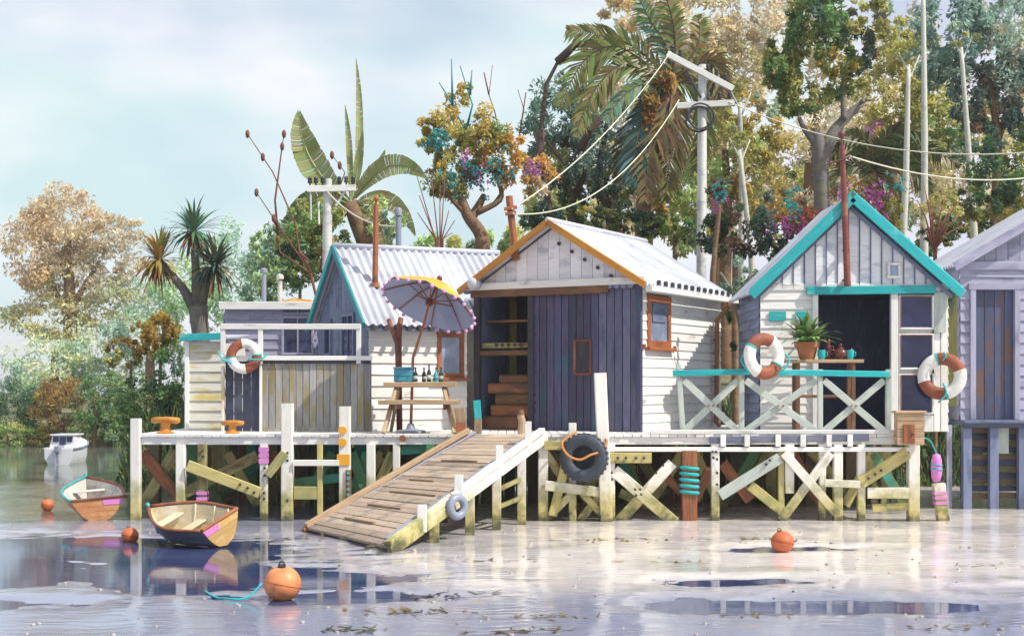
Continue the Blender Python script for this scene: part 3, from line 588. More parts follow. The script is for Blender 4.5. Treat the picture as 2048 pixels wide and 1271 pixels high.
weatherboards(D, (0, 0), (0, LD), 0, HE, (1, 0), M['white'], .165, gaps=((.28, 1.28, 1.50, 2.40),))
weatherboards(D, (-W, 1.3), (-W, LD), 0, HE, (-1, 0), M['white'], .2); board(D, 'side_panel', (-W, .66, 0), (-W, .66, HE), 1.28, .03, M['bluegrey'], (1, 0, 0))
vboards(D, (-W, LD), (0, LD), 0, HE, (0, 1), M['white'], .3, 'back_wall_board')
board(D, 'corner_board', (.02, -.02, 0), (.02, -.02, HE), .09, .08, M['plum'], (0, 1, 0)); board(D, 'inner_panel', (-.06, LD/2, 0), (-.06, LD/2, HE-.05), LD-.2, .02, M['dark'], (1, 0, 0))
MB().prism([(-W, LD, HE), (0, LD, HE), (-W/2, LD, HA)], (0, -.03, 0)).build('back_gable', M['white'], D)
n = 15
for i in range(n):
    a, b = -W+W*i/n+.004, -W+W*(i+1)/n-.004; hz = lambda x: HE+(HA-HE)*(1-abs(x+W/2)/(W/2)); pts = [(a, HE), (b, HE), (b, hz(b))]
    if a < -W/2 < b: pts.append((-W/2, HA))
    pts.append((a, hz(a)))
    MB().prism([(x, -.025+random.uniform(0, .006), z) for x, z in pts], (0, .03, 0)).build('gable_board', M['gable_white'], D)
board(D, 'gable_fascia', (-W-.22, -.10, HE+.03), (.16, -.10, HE+.03), .13, .05, M['white'], (0, 1, 0))
for k in range(26): disc_m(D, 'scallop', (-W-.14+.135*k, -.085, HE-.045), (0, 1, 0), .06, .02, M['bluegrey'], 10)
for s in (0, 1):
    xe = .24 if s else -W-.24; zed = HE-.24*(HA-HE)/(W/2); dn = Vector((xe+W/2, 0, zed-HA)); ln = dn.length; yy = 0.; tot = LD+.24+.15
    while yy < tot-.02:
        y2 = min(yy+.75, tot); corrugated(D, 'roof_sheet', (-W/2, -.24, HA+.09), (0, 1, 0), dn, yy, y2, 0, ln, M['roof']); yy = y2
    board(D, 'barge_board', (-W/2, -.27, HA+.08), (xe*.985-(.02 if not s else 0), -.27, zed+.08), .12, .05, M['orange'], (0, 1, 0))
    a = Vector((-W/2, -.04, HA-.22)); b = Vector((xe, -.04, zed-.18))
    if s:
        for k in range(7): disc_m(D, 'roof_bolt', a.lerp(b, .06+.135*k), (0, 1, 0), .034, .03, M['bolt'], 8)
MB().tube([(-W/2, -.26, HA+.12), (-W/2, LD+.15, HA+.12)], .06, 8).build('ridge_cap', M['roof'], D, True)
gut = board(D, 'gutter', (.29, -.22, HE-.13), (.29, LD+.12, HE-.13), .12, .10, M['white'])
for k in range(13): disc_m(D, 'roof_rivet', (.355, .05+.30*k, HE-.02), (1, 0, 0), .045, .05, M['bolt'], 8)
window(D, 'window', (.0, .79, 1.96), (0, 1, 0), (1, 0, 0), 1.02, .94, M['rust'], M['glassblue'], .13)
board(D, 'blind', (.035, .50, 2.12), (.035, 1.08, 2.12), .34, .008, M['bluegrey'], (1, 0, 0))
for y in (.12, 1.46): disc_m(D, 'stay_knob', (.04, y, 1.50), (1, 0, 0), .045, .05, M['rust'], 10)
MB().tube([(.33, 3.42, HE-.16), (.33, 3.42, HE-.26), (.10, 3.40, HE-.52), (.085, 3.40, .10), (.16, 3.40, .04)], .045, 10).build('downpipe', M['rustpipe'], D, True, 50)
for z in (.35, .9, 1.2, 1.45, 1.72): board(D, 'pipe_bracket', (.075, 3.28, z), (.075, 3.52, z), .03, .035, M['rustpipe'])
pf = board(D, 'picture_frame', (-1.25, -.035, 1.02), (-1.25, -.035, 1.62), .05, .03, M['maroon'], (0, 1, 0))
for a, b in (((-.93, 1.02), (-.93, 1.62)), ((-1.25, 1.62), (-.93, 1.62)), ((-1.25, 1.02), (-.93, 1.02))): board(pf, 'frame_rail', (a[0], -.035, a[1]), (b[0], -.035, b[1]), .05, .034, M['maroon'], (0, 1, 0))
board(pf, 'frame_panel', (-1.09, -.025, 1.04), (-1.09, -.025, 1.60), .30, .012, M['dark'], (0, 1, 0))
for z in (1.05, 1.35, 1.75, 2.05, .5, .65, .35): disc_m(D, 'nail_head', (-al+.06, -.03, z), (0, 1, 0), .022, .02, M['bolt'], 8)
DM = Matrix.Translation((CD.x, CD.y, DZ)) @ Matrix.Rotation(-TD, 4, 'Z')
def dw(x, y, z): return DM @ Vector((x, y, z))
stk = [(-2.98, .42, .09, .52, .24, 'brown'), (-2.80, .40, .34, .62, .22, 'rust_pile'), (-2.70, .45, .58, .86, .20, 'brown'), (-2.86, .42, .80, .58, .20, 'rust_pile'), (-2.62, .5, .99, .70, .16, 'brown')]
lbs = ('bottom brown log slab in the stack by the plum shed doorway', 'second red-brown slab from the floor in the doorway stack', 'widest brown slab midway up the doorway stack', 'second slab from the top of the doorway stack, red-brown', 'topmost brown slab of the stack in the plum shed doorway')
zz = 0.
for (x, y, z, ln, h, m), lb in zip(stk, lbs):
    ln = .95; h2 = h; t = board(None, 'timber_slab', dw(x-ln/2+.16, .32, zz+h2/2+.003), dw(x+ln/2+.12, .36, zz+h2/2+.003), .36, h2-.004, M[m], (0, 0, 1), .03); zz += h2
    tag(t, lb, 'timber slab', 'timber slabs stacked in the plum shed doorway')
lamp = thing('bulkhead_lamp', 'round white globe lamp under the ochre gable corner of the plum shed', 'lamp', dw(-W+.12, -.2, HE+.08))
ball(dw(-W+.12, -.24, HE+.08), .125).build('globe', M['roof'], lamp, True); disc_m(lamp, 'back_plate', dw(-W+.12, -.13, HE+.08), dw(0, 1, 0)-dw(0, 0, 0), .10, .05, M['gal'])
rpost = thing('roof_post', 'red-brown post with short cross pieces standing on the ochre barge of the plum shed', 'post', P(1030, 492, 25.6))
MB().tube([P(1032, 520, 25.75), P(1018, 392, 25.75)], [.07, .065], 8).build('shaft', M['rust'], rpost, True, 40)
for py, wd in ((418, 26), (428, 22)): board(rpost, 'cross_piece', P(1021-wd/2, py, 25.68), P(1021+wd/2, py-4, 25.68), .06, .06, M['rust'], (0, 1, 0))

# ------------------------------------------------------------------ blue gabled shed on the left
TC = R(65); CC = P(737, 860, 25.5)
C = thing('gabled_shed', 'white walled shed with a steep gable coloured in blue-grey shade and teal barge boards', 'shed', (CC.x, CC.y, DZ), -TC, world=False)
WC, LC, HEC, HAC = 3.05, 1.93, 2.05, 3.38
CM = Matrix.Translation((CC.x, CC.y, DZ)) @ Matrix.Rotation(-TC, 4, 'Z')
def cw(x, y, z): return CM @ Vector((x, y, z))
hz = lambda x: HEC+(HAC-HEC)*(1-abs(x+WC/2)/(WC/2)); n = 18
for i in range(n):
    a, b = -WC+WC*i/n+.005, -WC+WC*(i+1)/n-.005; pts = [(a, 0), (b, 0), (b, hz(b)), (a, hz(a))]
    MB().prism([(x, -.02+random.uniform(0, .008), z) for x, z in pts], (0, .03, 0)).build('gable_board', M['bluegrey'], C)  # shade of a white gable put into the blue-grey board colour
window(C, 'window', (-1.05, -.02, 1.55), (1, 0, 0), (0, -1, 0), .75, 1.25, M['bluegrey'], M['glass'], .06, 2, 1, False); window(C, 'window', (-2.3, -.02, 1.75), (1, 0, 0), (0, -1, 0), .45, .7, M['bluegrey'], M['glass'], .06, 1, 1, False)
weatherboards(C, (0, 0), (0, LC), 0, HEC, (1, 0), M['white'], .20, gaps=((1.34, 1.86, .98, 1.78),))
window(C, 'window', (0, 1.60, 1.38), (0, 1, 0), (1, 0, 0), .54, .84, M['rust'], M['glassblue'], .085)
weatherboards(C, (-WC, 0), (-WC, 3.2), 0, HEC, (-1, 0), M['white'], .3); vboards(C, (-WC, 3.2), (-.75, 3.0), 0, HEC, (0, 1), M['white'], .4, 'back_wall_board')
for s in (0, 1):
    xe = .26 if s else -WC-.2; zed = HEC-(.26 if s else .2)*(HAC-HEC)/(WC/2); dn = Vector((xe+WC/2, 0, zed-HAC)); ln = dn.length; yy = 0.; tot = 3.45
    fl = (lambda t, ln=ln: ln if t < 1.98 else ln*(1-(t-1.98)/(3.50-1.98))+.02) if s else ln
    while yy < tot-.02:
        y2 = min(yy+.6, tot); corrugated(C, 'roof_sheet', (-WC/2, -.16, HAC+.08), (0, 1, 0), dn, yy, y2, 0, fl, M['roof']); yy = y2
    board(C, 'barge_board', (-WC/2, -.19, HAC+.07), (xe, -.19, zed+.07), .13, .05, M['dteal'] if s else M['teal'], (0, 1, 0))
MB().tube([(-WC/2, -.18, HAC+.11), (-WC/2, 3.3, HAC+.11)], .055, 8).build('ridge_cap', M['roof'], C, True)
for k in range(9): disc_m(C, 'roof_rivet', (.285, .02+.22*k, HEC-.20), (1, 0, 0), .05, .06, M['bolt'], 8)
board(C, 'fascia', (.20, -.1, HEC-.20), (.20, 1.84, HEC-.20), .09, .03, M['bluegrey'], (1, 0, 0))
vp = thing('vent_post', 'red-brown post with a knob top rising from the white roof of the gabled shed', 'post', P(752, 560, 26.2))
MB().tube([P(750, 578, 26.25), P(752, 410, 26.25)], [.055, .05], 8).build('shaft', M['rust'], vp, True, 40); ball(P(753, 397, 26.25), .055).build('knob', M['rust'], vp, True); MB().tube([P(752, 410, 26.25), P(753, 401, 26.25)], .018, 6).build('spigot', M['rust'], vp)
disc_m(vp, 'flashing', P(750, 570, 26.2), (0, 0, 1), .09, .08, M['rustpipe'])
fl = thing('flue_pipe', 'blue-grey metal flue behind the white ridge of the gabled shed', 'flue', P(797, 500, 27.4))
MB().tube([P(797, 520, 27.45), P(797, 434, 27.45)], .055, 10).build('pipe', M['gal'], fl, True, 40); MB().lathe([(.035, -.02), (.07, .0), (.075, .10), (.05, .15), (0, .16)], P(797, 431, 27.45), 12).build('cowl', M['gal'], fl, True, 40)
vpst = thing('forked_post', 'dark red forked post holding up the eave of the gabled shed', 'post', P(797, 864, 24.95))
MB().tube([P(799, 866, 24.95), P(797, 725, 24.95), P(796, 675, 24.95)], [.055, .06, .065], 9).build('trunk', M['maroon'], vpst, True)
MB().tube([P(796, 690, 24.95), P(799, 650, 24.97), P(802, 636, 25.02)], [.06, .05, .05], 8).build('prong', M['maroon'], vpst, True)
MB().tube([P(796, 685, 24.95), P(785, 662, 24.97), P(777, 638, 25.02)], [.06, .045, .04], 8).build('prong', M['maroon'], vpst, True)

# ------------------------------------------------------------------ flat-roofed cabin and lean-to, board screen in front
Bc = thing('flat_roofed_cabin', 'lilac-grey flat-roofed cabin with a dark four-pane window', 'cabin', (-4.9, 29, DZ))
YBc = 28.7; bx0, bx1 = PX(450, YBc), -3.98; zr = PZ(610, YBc)
weatherboards(Bc, (bx0, YBc), (bx1, YBc), DZ, zr-.1, (0, -1), M['lilac'], .2); weatherboards(Bc, (bx0, YBc), (bx0, 30.3), DZ, zr-.1, (-1, 0), M['lilac'], .25)
weatherboards(Bc, (bx1, YBc), (bx1, 30.3), DZ, zr-.1, (1, 0), M['lilac'], .25); vboards(Bc, (bx0, 30.3), (bx1, 30.3), DZ, zr-.1, (0, 1), M['lilac'], .35, 'back_wall_board')
board(Bc, 'roof', ((bx0+bx1)/2, YBc-.16, zr), ((bx0+bx1)/2, 30.45, zr), bx1-bx0+.16, .06, M['white']); board(Bc, 'fascia', (bx0-.08, YBc-.19, zr-.02), (bx1+.05, YBc-.19, zr-.02), .16, .04, M['white'], (0, 1, 0))
wz = PZ(671, YBc); window(Bc, 'window', (PX(596, YBc), YBc-.02, wz), (1, 0, 0), (0, -1, 0), .66, .80, M['lilac'], M['glass'], .05, 2, 1, False); window(Bc, 'window', (PX(596, YBc), YBc-.02, wz+.55), (1, 0, 0), (0, -1, 0), .66, .24, M['lilac'], M['glass'], .04, 2, 1, False)
tp = thing('tarpaulin', 'orange tarpaulin heaped on the flat cabin roof', 'tarpaulin', P(595, 607, 29.1))
vs = []; fs = []; nx, ny = 22, 9
for j in range(ny):
    for i in range(nx):
        u, vv = i/(nx-1), j/(ny-1); p = P(548+u*92, 607, 29.05); e = math.sin(math.pi*u)**.7*math.sin(math.pi*vv)**.8
        vs.append((p.x, 28.85+vv*.9, zr+.034+e*(.10+.05*u+.03*mnoise.noise(Vector((u*6, vv*4, 0))))))
for j in range(ny-1):
    for i in range(nx-1): fs.append((j*nx+i, j*nx+i+1, (j+1)*nx+i+1, (j+1)*nx+i))
MB().add(vs, fs).build('cover', M['tarp'], tp, True)
MB().tube([P(556, 606, 28.95)+Vector((0, -.08, 0)), P(590, 598, 28.95)+Vector((0, -.02, .02)), P(630, 604, 28.95)+Vector((0, -.05, 0))], .012, 6).build('tie_cord', M['orangerope'], tp)
for px, m, lb, y0 in ((528, 'gal', 'blue-grey stove flue on the flat cabin roof, left of the paler one', 540), (560, 'polewhite', 'pale stove flue on the flat cabin roof beside the orange tarpaulin', 552)):
    t = thing('stove_flue', lb, 'flue', P(px, 607, 29.9), group='stove flues on the cabin roof'); Yf = 29.6
    MB().tube([Vector((PX(px, Yf), Yf, zr+.03)), P(px, y0+10, Yf)], .05, 10).build('pipe', M[m], t, True, 40); MB().lathe([(.05, 0), (.08, .02), (.08, .09), (0, .13)], P(px, y0+7, Yf), 12).build('cowl', M[m], t, True, 40)
Lt = thing('lean_to', 'small pale weatherboard lean-to with a teal roof edge at the far left of the pier', 'shed', (-5.6, 26.5, DZ))
YL = 25.7; lx0, lx1 = PX(376, YL), PX(449, YL); zl = PZ(676, YL)
M['cream'] = wood('cream_weatherboard', (.62, .60, .52), (.52, .51, .47), (.48, .38, .14), .65, patch=(.52, .68), var=.12)
weatherboards(Lt, (lx0, YL), (lx1, YL), DZ, zl-.06, (0, -1), M['cream'], .19); weatherboards(Lt, (lx0, YL), (lx0, 27.6), DZ, zl-.06, (-1, 0), M['white'], .19)
weatherboards(Lt, (lx1, YL), (lx1, 27.6), DZ, zl-.06, (1, 0), M['cream'], .3); vboards(Lt, (lx0, 27.6), (lx1, 27.6), DZ, zl-.06, (0, 1), M['cream'], .3, 'back_wall_board')
board(Lt, 'corner_board', (lx0-.01, YL-.03, DZ), (lx0-.01, YL-.03, zl-.05), .08, .06, M['white'], (0, 1, 0))
board(Lt, 'roof', ((lx0+lx1)/2, YL-.12, zl), ((lx0+lx1)/2, 27.7, zl+.12), lx1-lx0+.14, .05, M['roof']); board(Lt, 'roof_edge', (lx0-.11, YL-.15, zl+.005), (lx1+.0, YL-.15, zl+.03), .13, .04, M['teal'], (0, 1, 0))
Sc = thing('board_screen', 'weathered vertical board screen with an open white frame above and a navy door', 'screen', (-3.9, 25, DZ))
YS = 25.0; z1 = PZ(720, YS)
vboards(Sc, (PX(524, YS), YS), (PX(742, YS), YS), DZ, z1, (0, -1), M['grey_board'], .125, 'screen_board', .03, zj=0)
for k, (a, b) in enumerate(((450, 519),)): vboards(Sc, (PX(a, YS), YS+.03), (PX(b, YS), YS+.03), DZ, PZ(722, YS), (0, -1), M['navy'], .15, 'door_board')
for px in (447, 522, 718): board(Sc, 'frame_post', (PX(px, YS), YS-.045, z1-.06), (PX(px, YS), YS-.045, PZ(650, YS)), .085, .06, M['white'], (0, 1, 0))
board(Sc, 'frame_rail', (PX(443, YS), YS-.05, PZ(653, YS)), (PX(722, YS), YS-.05, PZ(653, YS)), .10, .075, M['white'], (0, 1, 0)); board(Sc, 'frame_rail', (PX(443, YS), YS-.05, PZ(716, YS)), (PX(745, YS), YS-.05, PZ(716, YS)), .08, .075, M['white'], (0, 1, 0))
board(Sc, 'ledger', (PX(524, YS), YS-.05, PZ(724, YS)), (PX(742, YS), YS-.05, PZ(724, YS)), .04, .03, M['navy'], (0, 1, 0)); board(Sc, 'end_post', (PX(735, YS), YS+.08, DZ), (PX(735, YS), YS+.08, PZ(716, YS)), .12, .1, M['bluegrey'], (0, 1, 0))
board(Sc, 'door_jamb', (PX(446, YS), YS-.02, DZ), (PX(446, YS), YS-.02, z1-.1), .05, .06, M['cream'], (0, 1, 0)); board(Sc, 'door_jamb', (PX(522, YS), YS-.02, DZ), (PX(522, YS), YS-.02, z1-.1), .05, .06, M['white'], (0, 1, 0))

# ------------------------------------------------------------------ lilac shed at the right edge
Fs = thing('lilac_shed', 'lilac-grey shed with a rust-streaked navy door at the right edge', 'shed', (10.2, 27, .0))
YR = 25.8; fx0, fx1, fxa = 8.22, 12.6, 10.41; zf0 = PZ(838, YR); fe = 4.45; fa = fe+.585*(fxa-fx0)
def fr(x): return fe+(fa-fe)*(1-abs(x-fxa)/(fxa-fx0))
dx0, dx1, dzt = PX(1944, YR), PX(2032, YR), PZ(573, YR)
weatherboards(Fs, (fx0, YR), (fx1, YR), zf0, fe, (0, -1), M['lilac'], .2, gaps=((dx0-fx0, dx1-fx0, zf0-1, dzt),))
n = 20
for i in range(n):
    a, b = lerp(fx0, fx1, i/n)+.006, lerp(fx0, fx1, (i+1)/n)-.006; pts = [(a, fe), (b, fe), (b, fr(b)-.02), (a, fr(a)-.02)]
    MB().prism([(x, YR-.02+random.uniform(0, .01), z) for x, z in pts], (0, .03, 0)).build('gable_board', M['lilac'], Fs)
board(Fs, 'wall_band', (fx0, YR-.05, fe), (fx1, YR-.05, fe), .16, .04, M['lilac'], (0, 1, 0))
for s, xe in ((-1, fx0-.17), (1, fx1+.17)):
    zed = fe-.17*(fa-fe)/(fxa-fx0); dn = Vector((xe-fxa, 0, zed-fa)); ln = dn.length; yy = 0.
    while yy < 3.2: corrugated(Fs, 'roof_sheet', (fxa, YR-.2, fa+.09), (0, 1, 0), dn, yy, yy+.8, 0, ln, M['roof']); yy += .8
    board(Fs, 'barge_board', (fxa, YR-.23, fa+.06), (xe, YR-.23, zed+.06), .16, .05, M['lilac'], (0, 1, 0))
M['rustnavy'] = wood('rust_streaked_navy_boards', (.075, .09, .17), (.055, .07, .14), (.15, .08, .055), .55, patch=(.50, .66))
vboards(Fs, (dx0+.05, YR+.05), (dx1-.02, YR+.05), zf0, dzt-.05, (0, -1), M['rustnavy'], .19, 'door_board')
for x in (dx0, dx1): board(Fs, 'door_jamb', (x, YR-.03, zf0), (x, YR-.03, dzt), .10, .1, M['lilac'], (0, 1, 0))
board(Fs, 'door_head', (dx0-.08, YR-.04, dzt), (dx1+.08, YR-.04, dzt), .12, .1, M['lilac'], (0, 1, 0))
weatherboards(Fs, (fx0, YR), (fx0, 28.8), zf0, fe, (-1, 0), M['lilac'], .25); vboards(Fs, (fx0, 28.8), (fx1, 28.8), zf0, fe, (0, 1), M['lilac'], .4, 'back_wall_board')
board(Fs, 'floor', ((fx0+fx1)/2, YR-.3, zf0-.06), ((fx0+fx1)/2, 28.9, zf0-.06), fx1-fx0, .1, M['bluegrey']); board(Fs, 'sill_beam', (fx0-.05, YR-.33, zf0-.10), (fx1, YR-.33, zf0-.10), .10, .07, M['navy'], (0, 1, 0))
for px in (1925, 1978, 2035, 2090): board(Fs, 'stump', (PX(px, YR), YR-.22, -.2), (PX(px, YR), YR-.22, zf0-.12), .16, .14, M['bluegrey'], (0, 1, 0))
for k in range(11):
    z = zf0-.20-.118*k; board(Fs, 'skirt_slat', (fx0-.02, YR-.08, z), (fx1, YR-.08, z), .108, .03, M['navy' if k % 2 else 'dark_pile'], (0, 1, 0), jit=.01)
board(Fs, 'side_slat', (PX(1893, YR), YR-.15, -.1), (PX(1893, YR), YR-.15, zf0-.1), .10, .05, M['lilac'], (0, 1, 0)); board(Fs, 'side_slat', (PX(2000, YR), YR-.16, zf0-.62), (PX(2000, YR), YR-.16, zf0-.1), .20, .05, M['sage'], (0, 1, 0))
# ------------------------------------------------------------------ railing
Rl = thing('railing', 'sage cross-braced railing with a teal top rail in front of the boat shed', 'railing', (4.8, YF+.1, DZ))
YRl = YF+.12; zb = DZ
for i, px in enumerate((1360, 1483, 1640, 1776)):
    x = PX(px, YRl); p = board(Rl, 'post', (x+(.05 if i == 0 else 0), YRl, zb), (x-(.03 if i == 0 else 0), YRl, PZ(738 if i else 728, YRl)), .085, .08, M['sage'], (0, 1, 0))
    for z in (.06, .95): disc_m(Rl, 'bolt', (x+.02, YRl-.05, zb+z), (0, 1, 0), .02, .02, M['rustpipe'], 8)
for a, b, ya, yb_ in ((1346, 1500, 746, 743), (1545, 1778, 744, 748)): board(Rl, 'top_rail', P(a, ya, YRl-.02), P(b, yb_, YRl-.02), .10, .11, M['teal'], (0, 1, 0))
for a, b in ((1368, 1476), (1491, 1632), (1648, 1768)):
    for s, (u, v) in enumerate(((a, b), (b, a))):
        board(Rl, 'cross_brace', P(u, 760, YRl-.03+s*.035), P(v, 862, YRl-.03+s*.035), .115, .03, M['sage'], (0, 1, 0), .005)
    c = P((a+b)/2, 811, YRl-.055); [disc_m(Rl, 'bolt', c+Vector((d, 0, 0)), (0, 1, 0), .018, .02, M['rustpipe'], 8) for d in (-.04, .04)]

# ------------------------------------------------------------------ life rings
def life_ring(c, ax, Ro, r, label, rot=0., ribbons=()):
    c = Vector(c); t = thing('life_ring', label, 'life ring', c-Vector((0, 0, Ro+r)), group='red-brown and white life rings')
    for k in range(4):
        a0 = rot+k*math.pi/2; g = .012
        MB().torus(c, ax, Ro, r, 12, 14, a0+g, a0+math.pi/2-g, .8).build('ring_section', M['ringred'] if k % 2 == 0 else M['ringwhite'], t, True, 50)
    for k in range(4): MB().torus(c, ax, Ro, r*1.04, 2, 14, rot+k*math.pi/2-.05, rot+k*math.pi/2+.05, .84).build('band', M['tealrope'] if k in (1, 3) else M['ringwhite'], t, True, 50)
    for pts in ribbons: MB().tube(soft([c+Vector(p) for p in pts]), .016, 6).build('grab_line', M['tealrope'], t, True)
    return t
rb = lambda s: [(s*.33, -.08, .04), (s*.40, -.12, -.06), (s*.32, -.13, -.20), (s*.2, -.1, -.3)]
life_ring(P(1528, 712, YF-.10), (.45, -1, .05), .285, .105, 'life ring hung on the teal rail beside the potted plant', .3, (rb(-1), rb(1)))
life_ring(P(1884, 752, 24.75), (-.4, -1, .1), .31, .11, 'life ring on the right corner of the teal-trimmed boat shed', -.5, ([(0, -.1, .42), (.03, -.12, .35), (-.02, -.1, .28)], [(-.02, -.12, -.12), (.03, -.14, -.3), (-.1, -.12, -.46)]))
life_ring(P(488, 712, YS-.16), (.1, -1, .05), .225, .085, 'life ring on the white frame above the navy door', math.pi/4+.1, ([(-.46, 0, .08), (-.36, -.06, -.06), (-.2, -.1, -.12)], [(.42, 0, .05), (.3, -.08, -.06), (.1, -.1, -.05)]))
# ------------------------------------------------------------------ tyre
ty = thing('hanging_tyre', 'black tyre fender hung on orange rope beside the tall white post', 'tyre', P(1168, 965, YF-.3))
c = P(1168, 915, YF-.28); MT = Vector((-.35, -1, .08)).normalized().to_track_quat('Z', 'Y').to_matrix()
prof = [(.20, -.06), (.215, -.085), (.30, -.10), (.365, -.085), (.39, -.06), (.398, -.02), (.398, .02), (.39, .06), (.365, .085), (.30, .10), (.215, .085), (.20, .06), (.19, .03), (.19, -.03), (.20, -.06)]
MB().lathe(prof, c, 36, MT).build('carcass', M['rubber'], ty, True, 50)
for k in range(28):
    a = 2*math.pi*k/28; d = MT @ Vector((math.cos(a), math.sin(a), 0)); ax = MT @ Vector((0, 0, 1)); board(ty, 'tread_block', c+d*.398-ax*.06, c+d*.398+ax*.06, .05, .022, M['rubber'], d)
MB().tube(soft([c+Vector(p) for p in ((-.12, .1, .42), (-.36, -.04, .26), (-.28, -.16, .06), (-.08, -.2, -.02), (.1, -.2, .06), (.28, -.12, .12), (.38, .0, .28), (.28, .18, .32))]), .02, 8).build('rope', M['orangerope'], ty, True)

# ------------------------------------------------------------------ bollards and near-ramp posts
for px, s, lb in ((331, 1., 'orange mushroom bollard at the left end of the pier'), (465, .8, 'smaller orange bollard below the navy door')):
    b = thing('mooring_bollard', lb, 'bollard', (PX(px, 23.75), 23.75, DZ), group='orange bollards on the pier'); o = Vector((PX(px, 23.75), 23.75, DZ))
    MB().lathe([(.15*s, 0), (.15*s, .025), (.09*s, .045), (.078*s, .12*s), (.09*s, .19*s), (.12*s, .215*s)], o, 18).build('stem', M['bollard'], b, True, 40)
    mb = MB(); k = 24; vs = []
    for z, f in ((.195, .75), (.215, .98), (.245, 1.03), (.275, .94), (.285, .6)):
        for j in range(k):
            a = 2*math.pi*j/k; ca = math.cos(a); vs.append(o+Vector((ca*.245*s*f, math.sin(a)*.15*s*f, z*s-(.03*s*abs(ca)**3 if z < .24 else .008*abs(ca)))))
    fs = [(i*k+j, i*k+(j+1) % k, (i+1)*k+(j+1) % k, (i+1)*k+j) for i in range(4) for j in range(k)]+[tuple(range(k))[::-1], tuple(range(4*k, 5*k))]
    mb.add(vs, fs).build('cap', M['bollard'], b, True, 50)
for px, y0, m, m2, lb in ((922, 815, 'rust', 'tan', 'rust-red post with a tan head beside the picnic table, at the ramp top'), (956, 800, 'teal', 'rust', 'short post with a teal upper half at the top of the ramp')):
    t = thing('ramp_post', lb, 'post', (PX(px, YF+.15), YF+.15, DZ)); x = PX(px, YF+.15); zt = PZ(y0, YF+.15)
    board(t, 'lower_shaft', (x, YF+.15, DZ), (x, YF+.15, lerp(DZ, zt, .45)), .16 if px < 930 else .13, .13, M['rust'] if px < 930 else M['tan'], (0, 1, 0)); board(t, 'upper_shaft', (x, YF+.15, lerp(DZ, zt, .45)), (x-.02, YF+.15, zt), .165 if px < 930 else .12, .135, M['tan' if px < 930 else 'teal'], (0, 1, 0))
t = thing('ramp_post', 'short tan log post at the right side of the ramp head', 'post', (PX(1043, YF+.1), YF+.1, DZ)); x = PX(1043, YF+.1)
MB().tube([(x, YF+.1, DZ), (x+.01, YF+.1, DZ+.2), (x-.02, YF+.1, DZ+.33)], [.07, .065, .06], 9).build('shaft', M['tan'], t, True, 40); MB().tube([(x-.02, YF+.1, DZ+.331), (x-.03, YF+.1, DZ+.40)], [.075, .06], 9).build('cap', M['brown'], t, True, 40)

# ------------------------------------------------------------------ picnic table, bottles, parasol
YT = 24.25; tx0, tx1 = PX(770, YT), PX(912, YT); tz = PZ(768, YT)+.02
tb = thing('picnic_table', 'tan timber picnic table with fixed benches under the parasol', 'picnic table', ((tx0+tx1)/2, YT, DZ))
for k in range(5): board(tb, 'table_plank', (tx0+random.uniform(-.01, .01), YT-.30+.15*k, tz-.03), (tx1+random.uniform(-.01, .01), YT-.30+.15*k, tz-.022), .14, .085, M['tan'])
sx0, sx1 = tx0-.05, tx1+.06; sz = PZ(801, YT)
for s in (-1, 1):
    for k in (0, 1): board(tb, 'bench_plank', (sx0, YT+s*(.56+.14*k), sz-.02), (sx1, YT+s*(.56+.14*k), sz-.02), .13, .075, M['tan'])
for i, x in enumerate((tx0+.22, tx1-.20)):
    dx = -.18 if i == 0 else .20
    for s in (-1, 1): board(tb, 'leg', (x+dx, YT+s*.72, DZ), (x, YT+s*.24, tz-.075), .14, .06, M['tan'], (1, 0, 0))
    board(tb, 'bench_bearer', (x+dx*.45+.055, YT-.72, sz-.10), (x+dx*.45+.055, YT+.72, sz-.10), .09, .045, M['brown'], (1, 0, 0)) if i == 0 else board(tb, 'bench_bearer', (x+dx*.45-.055, YT-.72, sz-.10), (x+dx*.45-.055, YT+.72, sz-.10), .09, .045, M['brown'], (1, 0, 0))
    board(tb, 'top_bearer', (x, YT-.34, tz-.10), (x, YT+.34, tz-.10), .07, .045, M['brown'], (1, 0, 0))
bt = [(831, 28, .25, 'bottle', 'dark green bottle at the left of the row on the picnic table'), (848, 30, .25, 'bottlebrown', 'brown bottle on the picnic table'), (858, 30, .29, 'bottle', 'tallest dark green bottle on the picnic table'), (872, 28, .25, 'tealcup', 'teal bottle on the picnic table'), (882, 26, .25, 'bottle', 'dark green bottle at the right of the row on the picnic table')]
for px, hh, h, m, lb in bt:
    Yb = YT-.1+.14*(px % 3-1); o = Vector((PX(px, Yb), Yb, tz+.02)); t = thing('bottle', lb, 'bottle', o, group='bottles on the picnic table')
    MB().lathe([(.036, 0), (.038, .01), (.038, h*.52), (.03, h*.62), (.014, h*.72), (.013, h*.93)], o, 12).build('glass_body', M[m], t, True, 50)
    MB().lathe([(.0165, h*.925), (.017, h), (.0, h+.003)], o, 10).build('cap', M['black'], t); MB().lathe([(.0385, h*.16), (.0388, h*.40)], o, 12).build('paper_label', M['bluebox' if m == 'tealcup' else 'sage'], t, True)
bb = thing('cool_box', 'pale blue plastic box on the left end of the picnic table', 'box', (PX(805, YT), YT, tz)); xa_, xb_ = PX(789, YT-.1), PX(826, YT-.1)
mb = MB().box((xa_, YT-.25, tz+.02), (xb_, YT+.1, tz+.235)); o = mb.build('body', M['bluebox'], bb); bv = o.modifiers.new('b', 'BEVEL'); bv.width = .018; bv.segments = 2
o = MB().box((xa_-.012, YT-.262, tz+.237), (xb_+.012, YT+.112, tz+.275)).build('lid', M['bluebox'], bb); bv = o.modifiers.new('b', 'BEVEL'); bv.width = .012; bv.segments = 2
